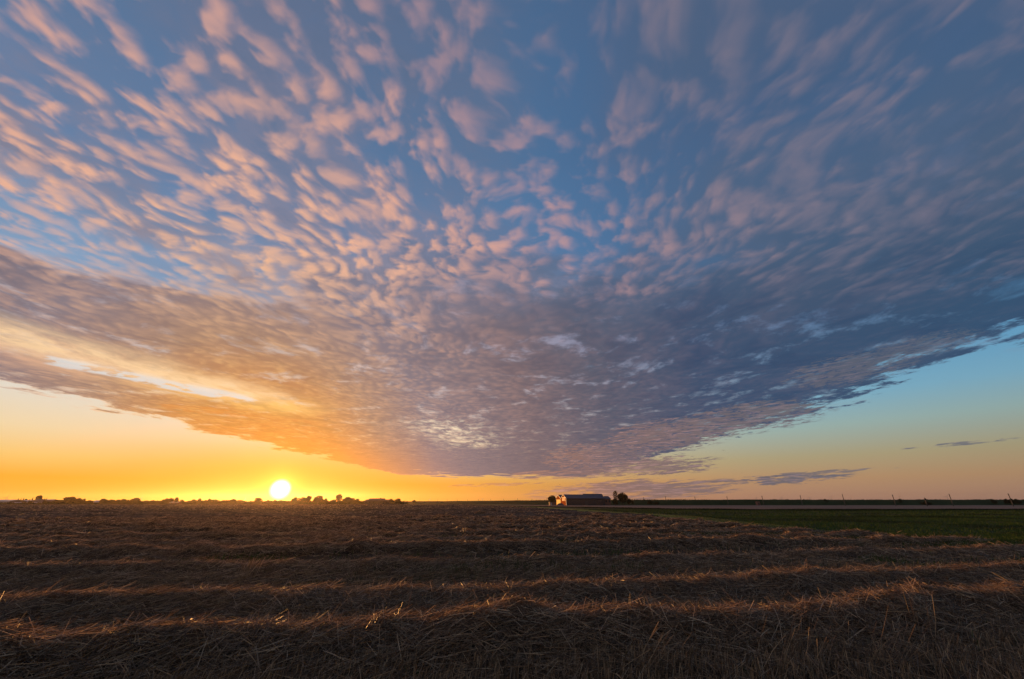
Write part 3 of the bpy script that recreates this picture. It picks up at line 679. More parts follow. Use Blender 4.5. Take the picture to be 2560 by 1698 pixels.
# photo extents: left, right, top, distance, species, label
TREES = [
 (44, 50, 1246, 520, 'cone', 'tiny pointed tree, first of four above the pale roofs far left'),
 (51, 56, 1246.5, 520, 'cone', 'tiny pointed tree, second of four above the pale roofs far left'),
 (57, 63, 1245.5, 520, 'cone', 'tiny pointed tree, third of four above the pale roofs far left'),
 (63, 70, 1246, 520, 'round', 'small rounded tree, last of four above the pale roofs far left'),
 (71, 78, 1247.5, 500, 'round2', 'small dark tree just left of the pale gabled shed roof'),
 (80, 86, 1244, 500, 'cone', 'narrow pointed tree above the pale gabled shed roof'),
 (94, 108, 1237.5, 500, 'tall', 'tallest dark tree at the far left, rising over the farm sheds'),
 (110, 115, 1245.5, 500, 'cone', 'small spiky tree, left of two beside the tallest far left tree'),
 (115, 120, 1245.5, 500, 'cone', 'small spiky tree, right of two beside the tallest far left tree'),
 (136, 144, 1248, 470, 'round', 'small round tree rising over the long dark farmhouse'),
 (163, 192, 1240.5, 400, 'round', 'big uneven tree clump right of the long dark farmhouse'),
 (176, 190, 1239.8, 405, 'open', 'loose crown leaning over the big uneven clump'),
 (193, 210, 1243.5, 400, 'round2', 'domed tree just right of the faint turbine by the big clump'),
 (205, 216, 1245.5, 402, 'bush', 'square topped bushy tree touching the domed tree'),
 (215, 231, 1250, 398, 'bush', 'low sloping bush left of the pale greenhouse end'),
 (252, 274, 1245.5, 395, 'bush', 'dome shaped tree just right of the small pale greenhouse'),
 (273, 289, 1248, 398, 'round', 'low tree between the dome tree and the next clump'),
 (288, 302, 1248, 396, 'bush', 'small rounded tree, left in a joined pair of bushes'),
 (300, 318, 1246, 396, 'round2', 'larger peaked tree, right in a joined pair of bushes'),
 (318, 328, 1248.5, 398, 'bush', 'little bush squeezed before the flat topped tree block'),
 (326, 353, 1244.8, 395, 'flat', 'wide flat topped tree block left of a leaning turbine'),
 (354, 374, 1250.5, 396, 'bush', 'low wide bush right of the flat topped block'),
 (378, 388, 1249.5, 396, 'round', 'small round tree in the low stretch before the clipped group'),
 (403, 411, 1249, 395, 'round', 'tiny round tree just left of the clipped group of three'),
 (411, 425, 1244, 394, 'round2', 'left tree of the clipped group of three'),
 (423, 437, 1244, 394, 'round', 'middle tree of the clipped group of three'),
 (436, 452, 1243.8, 394, 'flat', 'right block shaped tree of the clipped group of three'),
 (451, 464, 1248.5, 396, 'bush', 'sloping bush right of the clipped group of three'),
 (463, 481, 1251.5, 396, 'bush', 'low hedge like bush between two tree groups'),
 (480, 493, 1248.5, 395, 'flat', 'small flat tree before the ball shaped tree'),
 (496, 504.5, 1245.3, 394, 'tall', 'small ball shaped tree on a short stem left of the sun'),
 (511, 522, 1249, 395, 'bush', 'low left shoulder of the long humped clump'),
 (520, 530, 1245.5, 395, 'round', 'peak of the long humped clump'),
 (528, 548, 1248.8, 395, 'flat', 'level right half of the long humped clump'),
 (576, 593, 1246.5, 395, 'round', 'two headed tree right of the pale low building'),
 (594, 602, 1251, 396, 'bush', 'small bush right of the two headed tree'),
 (639, 657, 1244, 394, 'flat', 'slanting flat crowned tree just left of the sun'),
 (664, 678, 1249.5, 395, 'bush', 'low bush under the left edge of the sun'),
 (683, 694, 1249.5, 395, 'round', 'small tree under the sun, left of the little gap'),
 (697, 709, 1250, 395, 'bush', 'small bush right under the middle of the sun'),
 (720, 732, 1252, 395, 'bush', 'lowest bush just right of the sun'),
 (732, 748, 1240.5, 392, 'open', 'airy tree at the left end of the tall clump right of the sun'),
 (747, 770, 1240.3, 392, 'open', 'wide airy tree in the middle of the tall clump right of the sun'),
 (766, 782, 1237.5, 392, 'round', 'highest rounded tree of the clump right of the sun'),
 (783, 812, 1236.8, 392, 'round2', 'broad dome shaped tree with lacy top right of the airy clump'),
 (808, 822, 1245, 393, 'bush', 'low shoulder bush right of the broad dome tree'),
 (822, 844, 1248, 393, 'bush', 'low flat bush left of the tall ball headed tree'),
 (841, 858, 1234.5, 390, 'tall', 'tall ball headed tree on a visible stem'),
 (857, 885, 1241, 391, 'round', 'wide jagged tree right of the tall ball headed tree'),
 (884, 902, 1246, 391, 'bush', 'smooth dome bush left of the dark farmhouse'),
 (972, 988, 1246, 388, 'bush', 'bush growing against the right end of the dark farmhouse'),
 (986, 1004, 1244.5, 388, 'round2', 'tall jagged bush right of the dark farmhouse'),
 (1014, 1022, 1252.3, 388, 'bush', 'tiny bush on the flat stretch right of the farmhouse trees'),
 (1030, 1041, 1249.5, 388, 'round', 'last small round tree on the left half of the horizon'),
]
for t_ in TREES:
    low_ = t_[2] > 1247 and t_[4] in ('bush', 'flat')
    tree(*t_, name='bush' if low_ else 'tree', cat='bush' if low_ else 'tree', group=TG)

# right half
tree(1369.5, 1391, 1237, 290, 'dome', 'round dark tree with holes left of the brown barn')
tree(1541, 1568, 1230, 285, 'dome', 'big round dense tree right of the barn', rz=0.3)
tree(1529, 1545, 1246, 283, 'bush', 'dark bush at the foot of the tiered conifer', 'bush', 'bush')
tree(1563, 1578, 1245, 283, 'bush', 'dark bush at the right foot of the big round tree', 'bush', 'bush')
tree(1577, 1584, 1249.5, 284, 'bush', 'tiny round bush right of the big tree group', 'bush', 'bush')
tree(1535, 1545, 1250, 286, 'bush', 'low bush filling behind the conifer trunk', 'bush', 'bush')
tree(1616, 1630, 1250.5, 305, 'bush', 'shaggy low bush on the dike right of the barn trees', 'bush', 'bush')
tree(1632, 1650, 1253.3, 300, 'bush', 'low spreading bush before the dike near the barn trees', 'bush', 'bush')
tree(2057, 2069, 1246.5, 309, 'bush', 'dark dome bush alone on the dike crest', 'bush', 'bush')
tree(2240, 2253, 1246, 309, 'bush', 'wide dome bush beside a leaning pole on the dike', 'bush', 'bush')
tree(2505, 2518, 1246, 309, 'bush', 'bush on the dike left of the pole near the right edge', 'bush', 'bush')
tree(2519, 2532, 1245.3, 309, 'bush', 'highest dike bush behind the pole near the right edge', 'bush', 'bush')
tree(2533, 2548, 1246, 309, 'bush', 'bush on the dike at the right edge of the picture', 'bush', 'bush')
tree(2474, 2488, 1246.8, 309, 'bush', 'low bush on the dike second left of the last pole', 'bush', 'bush')
tree(1311, 1319, 1252.2, 470, 'bush', 'small hump bush on the dike left of the barn tree', 'bush', 'bush')

# tiered sparse conifer by the barn
def conifer():
    Y = 284; X, Zt = at(1537, 1228, Y)
    root = tag(empty('conifer', (X, Y, 0)), 'sparse tiered conifer with gaps between branches beside the barn', 'tree')
    mb = MB(); mb.tube([(0, 0, -0.05), (0.1, 0, Zt * 0.5), (0.25, 0, Zt * 0.97)], [0.16, 0.12, 0.05], 6)
    P0 = []; r = np.random.default_rng(3)
    for i in range(11):
        z = Zt * (0.42 + 0.054 * i); ln = 1.9 * (1.0 if 2 < i < 8 else 0.75) * (0.45 if i > 9 else 1)
        for s in range(5):
            a = s * 1.257 + i * 0.8; q = ln * r.uniform(0.65, 1.1)
            e = (math.cos(a) * q + 0.2, math.sin(a) * q, z + 0.25)
            mb.tube([(0.15, 0, z - 0.1), (e[0] * 0.6, e[1] * 0.6, z - 0.05), e], [0.05, 0.035, 0.02], 4)
            for j in range(22):
                t = r.uniform(0.5, 1.05); P0.append((e[0] * t + r.normal(0, 0.12), e[1] * t + r.normal(0, 0.12), z + (e[2] - z) * t + r.normal(0, 0.09)))
    mb.build('trunk', M['bark'], root)
    P0 = np.array(P0); d = r.normal(size=P0.shape); d /= np.linalg.norm(d, axis=1)[:, None]
    co, f = strands(P0, d, np.full(len(P0), 0.32), 0.16, 0, two=False)
    link('crown', mesh_np('crown', co, f, M['leaf']), root)
conifer()

# hedge line under the far trees: one unbroken mass of shrubs
def hedge():
    n = 40000; px = rng.uniform(-20, 1010, n); Y = rng.uniform(396, 402, n)
    X = (px - 1280) / 1083.8 * Y; h = (1.7 + 2.2 * fbm(px * 0.05, px * 0, 71, 4)) * np.where((px < 70) | ((px > 78) & (px < 108)) | ((px > 231) & (px < 254)), 0.42, 1.0)
    z = rng.uniform(0, 1, n) ** 0.7 * h
    d = rng.normal(size=(n, 3)); d /= np.linalg.norm(d, axis=1)[:, None]
    co, f = strands(np.stack([X, Y, z], 1), d, rng.uniform(0.4, 1.0, n), 0.6, 0, two=False)
    return link('hedgerow', mesh_np('hedgerow', co, f, M['leaf']))
tag(hedge(), 'continuous low dark hedge under the far left trees', 'hedge', kind='stuff')
def dike_scrub():
    n = 9000; px = rng.uniform(1040, 2580, n); Y = np.interp(px, [1040, 1130, 1200, 1300, 1390, 1500, 2580], [1000, 700, 540, 415, 350, 318, 314.0])
    X = (px - 1280) / 1083.8 * Y; z = 3.35 + rng.uniform(-0.3, 1, n) * 0.55 * fbm(px * 0.06, px * 0, 77, 4) ** 2 * 1.6
    d = rng.normal(size=(n, 3)); d[:, 2] = np.abs(d[:, 2]); d /= np.linalg.norm(d, axis=1)[:, None]
    co, f = strands(np.stack([X, Y, z], 1), d, rng.uniform(0.15, 0.5, n), 0.3, 0, two=False)
    return link('dike_grass', mesh_np('dike_grass', co, f, M['leaf']))
tag(dike_scrub(), 'ragged grass and scrub along the crest of the dike', 'grass', kind='stuff')

# ================================================================ buildings
def gable_house(name, label, cat, px0, px1, yridge, yeave, Y, depth, wall, roof, windows=2, door=True, hip=0.0, chimney=None, group=None, ry=0.0):
    """long side faces the camera; ridge runs left to right"""
    X0, Zr = at(px0, yridge, Y); X1, _ = at(px1, yridge, Y); _, Ze = at(px0, yeave, Y)
    cx = (X0 + X1) / 2; hw = (X1 - X0) / 2; root = tag(empty(name, (cx, Y, 0), ry), label, cat, group)
    b = MB(); b.poly([(-hw, 0, -0.1), (hw, 0, -0.1), (hw, depth, -0.1), (-hw, depth, -0.1), (-hw, 0, Ze), (hw, 0, Ze), (hw, depth, Ze), (-hw, depth, Ze),
                      (-hw + hip, depth / 2, Zr - 0.12), (hw - hip, depth / 2, Zr - 0.12)],
                     [(0, 1, 5, 4), (2, 3, 7, 6), (1, 2, 6, 9, 5), (3, 0, 4, 8, 7), (0, 3, 2, 1)])
    b.build('wall', wall, root)
    o = 0.35; t = 0.16; m = MB()
    ro = [(-hw - o, -o, Ze - 0.1), (hw + o, -o, Ze - 0.1), (hw + o - hip, depth / 2, Zr), (-hw - o + hip, depth / 2, Zr), (hw + o, depth + o, Ze - 0.1), (-hw - o, depth + o, Ze - 0.1)]
    lo = [(x, y, z - t) for x, y, z in ro]
    m.poly(ro + lo, [(0, 1, 2, 3), (3, 2, 4, 5), (7, 6, 9, 8), (8, 9, 11, 10), (0, 6, 7, 1), (4, 10, 11, 5), (1, 7, 8, 2), (2, 8, 10, 4), (3, 9, 6, 0), (5, 11, 9, 3)])
    if hip > 0: m.poly([ro[1], ro[4], ro[2], ro[0], ro[3], ro[5]], [(0, 1, 2), (3, 4, 5)])
    rf = m.build('roof', roof, root)
    if chimney is not None:
        c = MB(); x = (chimney[0] - (px0 + px1) / 2) / 1083.8 * Y; _, Zc = at(px0, chimney[1], Y); c.box(x - 0.45, x + 0.45, depth / 2 - 0.4, depth / 2 + 0.4, Zr - 0.6, Zc)
        c.build('chimney', M['brick'], rf)
    k = windows + (1 if door else 0)
    for i in range(k):
        x = -hw + (i + 0.5) * 2 * hw / max(1, k)
        q = MB()
        if door and i == k // 2: q.box(x - 0.55, x + 0.55, -0.06, 0.05, 0, min(2.1, Ze * 0.85)); q.build('door', M['roof_dark'], root)
        else: q.box(x - 0.6, x + 0.6, -0.05, 0.05, Ze * 0.42, Ze * 0.80); q.build('window', M['glass'], root)
    return root
W_, Rf = M['pale_wall'], M['pale_roof']
gable_house('greenhouse', 'pale grey greenhouse cut by the left edge of the picture', 'greenhouse', -30, 25, 1249.3, 1252.5, 460, 14, W_, Rf, 0, False)
gable_house('barn', 'dark barn between the two palest roofs at the far left', 'barn', 26, 43, 1249.3, 1253, 455, 10, M['wall_dark'], M['roof_dark'], 0, True, hip=3)
gable_house('greenhouse', 'long pale roofed shed just right of the dark far left barn', 'greenhouse', 43, 73, 1250.3, 1254.5, 470, 12, M['wall_dark'], Rf, 0, False)
gable_house('greenhouse', 'low white greenhouse in front of the long pale roofed shed', 'greenhouse', 26, 66, 1256, 1257.5, 440, 5, W_, Rf, 0, False)
gable_house('shed', 'dark shed with pale roof under the tallest far left tree', 'shed', 70, 106, 1247.8, 1254.5, 450, 12, M['wall_dark'], M['roof_dark'], 1, True, hip=4)
gable_house('shed', 'pale slanted roof directly behind the dark shed at far left', 'shed', 86, 124, 1248.4, 1252.5, 466, 12, M['wall_dark'], Rf, 0, False)
gable_house('greenhouse', 'low white plastic tunnel before the dark shed at far left', 'greenhouse', 78, 107, 1256.3, 1258.2, 436, 4, W_, Rf, 0, False)
gable_house('farmhouse', 'long dark farmhouse left of the first big tree clump', 'house', 108, 160, 1249.8, 1254, 430, 9, M['brick'], M['roof_dark'], 4, True)
gable_house('greenhouse', 'small pale greenhouse between two tree clumps on the left', 'greenhouse', 231, 254, 1251, 1254, 420, 8, W_, Rf, 0, False)
gable_house('shed', 'pale low building in the gap left of the two headed tree', 'shed', 551, 577, 1251.5, 1254.5, 420, 8, W_, Rf, 1, True)
gable_house('shed', 'little pale shed roof under the clipped group of three', 'shed', 425, 446, 1254.3, 1256, 391, 5, M['brick'], Rf, 1, True)
gable_house('farmhouse', 'dark farmhouse with a chimney right of the sunset', 'house', 921, 958, 1246, 1251.5, 392, 9, M['wall_dark'], M['roof_dark'], 3, True, chimney=(948, 1244.5))
gable_house('annex', 'low lean-to at the left end of the dark farmhouse', 'shed', 911, 921, 1248.7, 1252.5, 392.5, 7, M['wall_dark'], M['roof_dark'], 1, False, hip=1.5)
gable_house('annex', 'low wing at the right end of the dark farmhouse', 'shed', 959, 975, 1248.9, 1252, 392.5, 7, M['wall_dark'], M['roof_dark'], 1, False)

# the twin gabled barn on the right
def big_barn():
    Y = 286.0; X, _ = at(1416.5, 1263, Y); th = R(10.4)
    root = tag(empty('barn', (X, Y, 0), th), 'long dark barn with two orange glowing gables', 'barn')
    Ze = 4.3; Zr = 6.65; L = 27.0; W = 24.0; hw = W / 2
    # local axes: x runs along the barn, y across the gables (away from the camera)
    b = MB()
    b.poly([(0.02, 0, 0), (L, 0, 0), (L, W, 0), (0.02, W, 0), (0.02, 0, Ze), (L, 0, Ze), (L, W, Ze), (0.02, W, Ze)], [(0, 1, 5, 4), (1, 2, 6, 5), (2, 3, 7, 6)])
    for i in (0, 1):
        b.poly([(L, i * hw, Ze), (L, (i + 1) * hw, Ze), (L, (i + .5) * hw, Zr)], [(0, 1, 2)])
    b.build('wall', M['wall_dark'], root)
    for i in (0, 1):
        y0, y1, ym = i * hw, (i + 1) * hw, (i + .5) * hw
        gb = MB(); gb.poly([(0, y0, 0), (0, y1, 0), (0, y1, Ze), (0, ym, Zr), (0, y0, Ze), (0.2, y0, 0), (0.2, y1, 0), (0.2, y1, Ze), (0.2, ym, Zr), (0.2, y0, Ze)],
                           [(4, 3, 2, 1, 0), (5, 6, 7, 8, 9), (0, 1, 6, 5)])
        gw = gb.build('gable', M['gable_glow_tint'], root)
        d = MB(); 
        if i == 1: d.box(-0.12, -0.02, y0 + 1.0, y1 - 1.2, 0.1, 3.7); d.build('door', M['door_glow_tint'], root)
        else:
            for j in range(3):
                for k in range(2):
                    wd = MB(); wd.box(-0.08, -0.01, y0 + 2.6 + j * 2.6, y0 + 3.6 + j * 2.6, 2.9 + k * 1.3, 3.7 + k * 1.3); wd.build('window', M['trim'], gw)
            d.box(-0.12, -0.02, y0 + 3.4, y0 + 7.6, 0.1, 2.5); d.build('door', M['gable_glow_tint'], root)
        # verge boards
        tr = MB()
        for (ya, za, yb, zb) in ((y0 - 0.3 * (i == 0), Ze - 0.05, ym, Zr + 0.12), (ym, Zr + 0.12, y1, Ze - 0.05)):
            tr.poly([(-0.35, ya, za - 0.06), (-0.35, yb, zb - 0.06), (-0.35, yb, zb + 0.13), (-0.35, ya, za + 0.13), (-0.2, ya, za - 0.06), (-0.2, yb, zb - 0.06), (-0.2, yb, zb + 0.13), (-0.2, ya, za + 0.13)],
                    [(0, 3, 2, 1), (4, 5, 6, 7), (0, 1, 5, 4), (3, 7, 6, 2), (0, 4, 7, 3), (1, 2, 6, 5)])
        tr.build('verge_board', M['trim'], root)
        rf = MB(); t = 0.14
        a, bb = -0.2, L + 0.2
        for (ya, za, yb, zb) in ((y0 - (0.35 if i == 0 else 0.0), Ze - 0.08, ym, Zr + 0.05), (ym, Zr + 0.05, y1, Ze - 0.08)):
            rf.poly([(a, ya, za), (bb, ya, za), (bb, yb, zb), (a, yb, zb), (a, ya, za + t), (bb, ya, za + t), (bb, yb, zb + t), (a, yb, zb + t)],
                    [(0, 3, 2, 1), (4, 5, 6, 7), (0, 1, 5, 4), (2, 3, 7, 6), (1, 2, 6, 5), (3, 0, 4, 7)])
        rf.build('roof', M['roof_slate'], root)
    # white corner post at the near end
    c = MB(); c.box(-0.3, 0.02, -0.12, 0.12, 0, Ze - 0.15); c.build('corner_post', M['trim'], root)
    g2 = MB(); g2.tube([(-0.2, -0.45, Ze - 0.12), (L + 0.2, -0.45, Ze - 0.12)], 0.09, 6); g2.build('gutter', M['wall_dark'], root)
    for x in (3, 9.5, 16, 22.5):
        w = MB(); w.box(x, x + 2.4, -0.05, 0.04, 2.4, 3.2); w.build('window', M['glass'], root)
    d = MB(); d.box(12.6, 15.4, -0.09, -0.02, 0, 3.0); d.build('door', M['roof_dark'], root)
big_barn()
# higher barn behind and the small house at its right end
gable_house('barn', 'higher dark roofed barn rising behind the twin gabled barn', 'barn', 1459, 1510, 1234.2, 1246, 315, 12, M['wall_dark'], M['roof_dark'], 0, True, hip=0.8)
gable_house('farmhouse', 'small house with slate roof at the right end of the barn', 'house', 1511, 1526, 1240.2, 1247, 300, 8, M['brick'], M['roof_slate'], 2, False, hip=1.0)

def shed_by_tree():
    Y = 281; X0, _ = at(1375, 1260, Y); X1, Zt = at(1389, 1255.3, Y)
    r_ = tag(empty('cart_shed', ((X0 + X1) / 2, Y, 0), R(12)), 'low brown cart shed under the round tree left of the barn', 'shed')
    hw = (X1 - X0) / 2; b = MB(); b.box(-hw, hw, 0, 3, 0.0, Zt - 0.25); b.build('wall', M['brick'], r_)
    q = MB(); q.box(-hw - 0.2, hw + 0.2, -0.25, 3.2, Zt - 0.25, Zt); q.build('roof', M['roof_dark'], r_)
    d = MB(); d.box(-hw + 0.3, -hw + 1.2, -0.05, 0.03, 0, Zt - 0.4); d.build('door', M['trim'], r_)
shed_by_tree()
def heap(name, label, cat, px0, px1, ytop, Y, m, seed, straw=False):
    X0, Zt = at(px0, ytop, Y); X1, _ = at(px1, ytop, Y); hw = (X1 - X0) / 2; cx = (X0 + X1) / 2
    r = np.random.default_rng(seed); na, nr = 36, 10; co = [(0, 0, Zt)]
    for i in range(1, nr + 1):
        t = i / nr
        for a in range(na):
            th = 2 * math.pi * a / na; k = 1 + 0.10 * math.sin(3 * th + seed) + r.uniform(-0.03, 0.03)
            co.append((math.cos(th) * hw * t * k, math.sin(th) * hw * 0.8 * t * k, (Zt + 0.05) * (1 - t ** 2.2) ** 0.8 * (1 + r.uniform(-0.04, 0.04)) - 0.05))
    f3 = np.array([(0, 1 + a, 1 + (a + 1) % na) for a in range(na)])
    f4 = np.array([(1 + i * na + a, 1 + (i + 1) * na + a, 1 + (i + 1) * na + (a + 1) % na, 1 + i * na + (a + 1) % na) for i in range(nr - 1) for a in range(na)])
    co = np.array(co); F = [f3, f4]; mi = np.zeros(len(f3) + len(f4)); mats = [m]
    if straw:
        n = 5000; th = r.uniform(0, 6.28, n); t = r.random(n) ** 0.6
        p = np.stack([np.cos(th) * hw * t * 1.1, np.sin(th) * hw * 0.85 * t, Zt * (1 - t ** 2.2) ** 0.8 * r.uniform(0.8, 1.1, n)], 1)
        d = r.normal(size=(n, 3)); d[:, 2] *= 0.5; d /= np.linalg.norm(d, axis=1)[:, None]
        c2, f2 = strands(p, d, r.uniform(0.1, 0.3, n), 0.02, 0, two=False)
        F.append(f2 + len(co)); co = np.concatenate([co, c2]); mi = np.concatenate([mi, np.ones(len(f2))]); mats.append(M['straw'])
    o = link(name, mesh_np(name, co, F, mats, mi), loc=(cx, Y, 0)); tag(o, label, cat)
heap('tarp_heap', 'dark rounded heap under a tarp before the glowing barn gables', 'heap', 1392, 1411, 1258, 278, M['tarp'], 4)
heap('straw_heap', 'lone small heap of straw far out in the middle of the field', 'straw heap', 1187, 1215, 1279.5, 62, M['core'], 9, True)

def hut():
    Y = 292; X0, Zt = at(1892.3, 1253.8, Y); X1, _ = at(1899.3, 1253.8, Y)
    r_ = tag(empty('pump_hut', ((X0 + X1) / 2, Y, 0)), 'small reddish brick hut standing before the dike beside a pole', 'hut')
    hw = (X1 - X0) / 2; b = MB(); b.box(-hw, hw, 0, 2, 0, Zt - 0.2); b.build('wall', M['brick'], r_)
    q = MB(); q.box(-hw - 0.12, hw + 0.12, -0.15, 2.15, Zt - 0.2, Zt); q.build('roof', M['brick'], r_)
    d = MB(); d.box(-0.3, 0.4, -0.05, 0.02, 0, Zt * 0.7); d.build('door', M['roof_dark'], r_)
hut()

# ================================================================ poles and turbines
def pole_proto():
    root = empty('utility_pole')
    b = MB(); b.tube([(0, 0, -0.3), (0, 0, 6.0)], [0.20, 0.15], 8); b.build('post', M['pole'], root)
    c = MB(); c.box(-0.42, 0.42, -0.06, 0.06, 5.45, 5.58); c.build('cross_arm', M['pole'], root)
    for x in (-0.34, 0.34, 0.0):
        i_ = MB(); z = 5.58 if x else 6.0; i_.tube([(x, 0, z), (x, 0, z + 0.08), (x, 0, z + 0.17)], [0.04, 0.06, 0.035], 6); i_.build('insulator', M['trim'], root)
    return root
def copy_tree(o, parent=None):
    c = o.copy(); C.objects.link(c)
    if parent: c.parent = parent
    for ch in [q for q in bpy.data.objects if q.parent == o]: copy_tree(ch, c)
    return c
PX_ = [2527, 2378, 2235, 2109.5, 2003, 1906.7, 1818.6, 1738, 1664.6, 1609.5, 1367, 1330, 1294, 1259, 1227, 1196, 1169, 1143, 1118, 1094, 1072, 1049, 1015]
proto = pole_proto(); kids = [q for q in bpy.data.objects if q.parent == proto]
ORD2 = ORD + ['twenty-first', 'twenty-second', 'twenty-third']
dist = lambda px: float(np.interp(px, [1015, 1094, 1294, 1500, 1664, 1906, 2003, 2235, 2378, 2527], [760, 640, 480, 395, 335, 288, 262, 236, 222, 208]))
for i, px in enumerate(PX_):
    if i == 0: o = proto
    else:
        o = proto.copy(); C.objects.link(o)
        for ch in kids:
            c = ch.copy(); C.objects.link(c); c.parent = o
    Y = dist(px); top = 1232 if i == 0 else None
    X, _ = at(px, 1250, Y); o.location = (X, Y, 0); o.rotation_euler = (0, 0, R(random.uniform(-20, 20)) + 0.5)
    s = random.uniform(0.95, 1.06); o.scale = (1, 1, s)
    side = 'before the dike right of the barn' if px > 1500 else 'beyond the field left of the barn'
    k = i if px > 1500 else i - 10
    tag(o, '%s thin wooden pole counted %s, %s' % (ORD2[k], 'from the right edge' if px > 1500 else 'leftward from the barn', side), 'pole', 'utility poles along the dike road')

def turbine(px, yhub, Y, rot, label, ang, i):
    Y = Y * 0.42; k_ = 0.42
    X, Zh = at(px, yhub, Y); root = tag(empty('wind_turbine', (X, Y, 0), rot), label, 'wind turbine', 'far wind turbines on the horizon')
    b = MB(); b.tube([(0, 0, -1), (0, 0, Zh)], [3.0 * k_, 1.7 * k_], 8); b.build('tower', M['turb'], root)
    n = MB(); n.box(-1.8 * k_, 1.8 * k_, -4.5 * k_, 5 * k_, Zh - 1.6 * k_, Zh + 2.2 * k_); n.build('nacelle', M['turb'], root)
    hb = MB(); hb.tube([(0, -6.5 * k_, Zh), (0, -4.5 * k_, Zh)], [1.0 * k_, 2.0 * k_], 8); hb.build('hub', M['turb'], root)
    Lb = Zh * 0.62
    for k in range(3):
        a = ang + k * 2.0944; u = Vector((math.sin(a), 0, math.cos(a))); v = Vector((math.cos(a), 0, -math.sin(a)))
        bl = MB(); pts = []
        for t, w in ((0.02, 1.2), (0.2, 2.6), (1.0, 0.6)):
            for sgn in (-1, 1):
                for dy in (-0.35, 0.35):
                    q = u * (Lb * t) + v * (w * sgn * 0.7 * k_); pts.append((q.x, (-5.6 + dy) * k_, Zh + q.z))
        fs = []
        for s in (0, 4): fs += [(s, s + 1, s + 5, s + 4), (s + 2, s + 6, s + 7, s + 3), (s, s + 4, s + 6, s + 2), (s + 1, s + 3, s + 7, s + 5)]
        fs += [(0, 2, 3, 1), (8, 9, 11, 10)]
        bl.poly(pts, fs); bl.build('blade', M['turb'], root)
TL = [(17, 1244, 5200, 0.9, 'faint turbine above the greenhouse at the far left edge', 0.4), (194.5, 1243, 5200, 1.2, 'faint turbine between the two big left tree clumps', 0.1),
      (353.5, 1245, 5600, 1.1, 'faint turbine right of the flat topped tree block', 0.2), (493, 1246, 6000, 1.2, 'faint turbine left of the small ball shaped tree', 0.5),
      (613, 1247.5, 6000, 1.3, 'thin turbine standing alone between trees left of the sun', 0.0), (1074.5, 1248.3, 6500, 0.7, 'pale turbine near the first poles right of the farmhouse', 0.3),
      (1206, 1248, 6500, 0.6, 'pale turbine among the thin poles left of the barn', 0.9),
      (1889.7, 1246, 6000, 0.1, 'turbine with spread blades above the small brick hut', 0.52), (1953.6, 1245.5, 6000, -0.1, 'turbine with spread blades between two poles right of the hut', 0.55),
      (2022, 1245.3, 6000, 0.1, 'turbine left of the dome bush on the dike crest', 0.95), (2076, 1244, 6000, -0.1, 'turbine directly right of the dome bush on the dike', 0.75),
      (2248.7, 1241.5, 6000, 1.0, 'faint turbine above the wide dome bush on the dike', 0.15), (2366.7, 1242.5, 6000, -0.8, 'faint turbine left of the second pole from the right', 0.6),
      (2127.5, 1243.5, 6000, 1.2, 'slim turbine seen edge on right of a leaning pole', 0.2)]
for i, (px, yh, Y, ro, lab, ang) in enumerate(TL): turbine(px, yh, Y, ro, lab, ang, i)

def marker():
    Y = 225; X, Zt = at(2311, 1244.3, Y); r_ = tag(empty('marker_post', (X, Y, 0)), 'short thick dark post with a plate before the dike', 'post')
    b = MB(); b.tube([(0, 0, -0.1), (0, 0, Zt)], [0.22, 0.18], 8); b.build('post', M['pole'], r_)
    c = MB(); c.box(-0.4, 0.4, -0.28, -0.2, Zt - 1.3, Zt - 0.4); c.build('plate', M['wall_dark'], r_)
    return r_
marker()
tree(2303, 2326, 1253, 232, 'bush', 'dark low bush around the thick post before the dike', 'bush', 'bush')

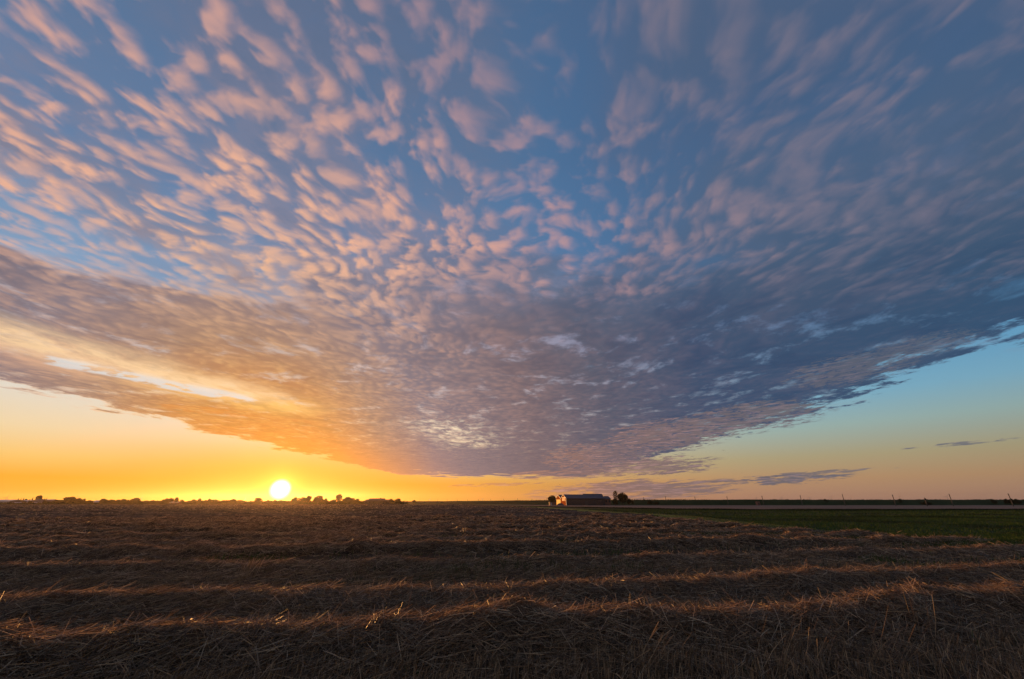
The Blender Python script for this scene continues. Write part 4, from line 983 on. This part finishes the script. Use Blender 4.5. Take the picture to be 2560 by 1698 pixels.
# ================================================================ birds
def bird(px, py, Y, span, label, bank):
    X, Z = at(px, py, Y); root = tag(empty('bird', (X, Y, Z), bank), label, 'bird', 'birds in the evening sky')
    b = MB(); b.tube([(-0.5 * span * 0.45, 0, 0), (-0.3 * span * 0.45, 0, 0.01), (0.1 * span, 0, 0.01), (0.24 * span, 0, 0.02)], [0.01, 0.05 * span, 0.055 * span, 0.02 * span], 8)
    b.build('body', M['feather'], root)
    for s in (-1, 1):
        w = MB(); pts = []
        for t, c, z in ((0.0, 0.16, 0.0), (0.45, 0.15, 0.10), (1.0, 0.03, 0.02)):
            pts += [(c * span * 0.6, s * t * span / 2, z * span + 0.01), (-c * span * 0.5 - t * 0.05 * span, s * t * span / 2, z * span), (0, s * t * span / 2, z * span + 0.03 * span * (1 - t) + 0.012)]
        w.poly(pts, [(0, 2, 5, 3), (2, 1, 4, 5), (1, 0, 3, 4), (3, 5, 8, 6), (5, 4, 7, 8), (4, 3, 6, 7), (6, 8, 7)]); w.build('wing', M['feather'], root)
for a_ in ((1809, 1126, 120, 0.9, 'largest bird, gliding in the clear sky upper right of the barn', 1.5), (1399.5, 1212, 150, 0.6, 'tiny bird flying just above the barn gables', 0.4),
           (254, 1240.6, 160, 0.6, 'tiny bird above the small pale greenhouse on the left', 0.8), (271, 1240.5, 190, 0.4, 'fainter tiny bird right of the first bird on the left', 0.3),
           (1855, 1181, 170, 0.5, 'tiny bird low in the clear sky below the largest bird', 1.0)): bird(*a_)

# ================================================================ haze: evening air that glows towards the sun
def haze():
    b = MB(); b.box(-3700, 3700, -320, 3050, -1.3, 52.0)
    m = bpy.data.materials.new('haze'); m.use_nodes = True; t = m.node_tree; t.nodes.clear()
    v = t.nodes.new('ShaderNodeVolumePrincipled'); v.inputs['Color'].default_value = (1.0, 0.82, 0.62, 1)
    v.inputs['Density'].default_value = 0.000070; v.inputs['Anisotropy'].default_value = 0.80
    out = t.nodes.new('ShaderNodeOutputMaterial'); t.links.new(v.outputs[0], out.inputs['Volume'])
    o = b.build('haze', m); tag(o, 'thin evening haze over the fields', 'haze', kind='stuff')
haze()
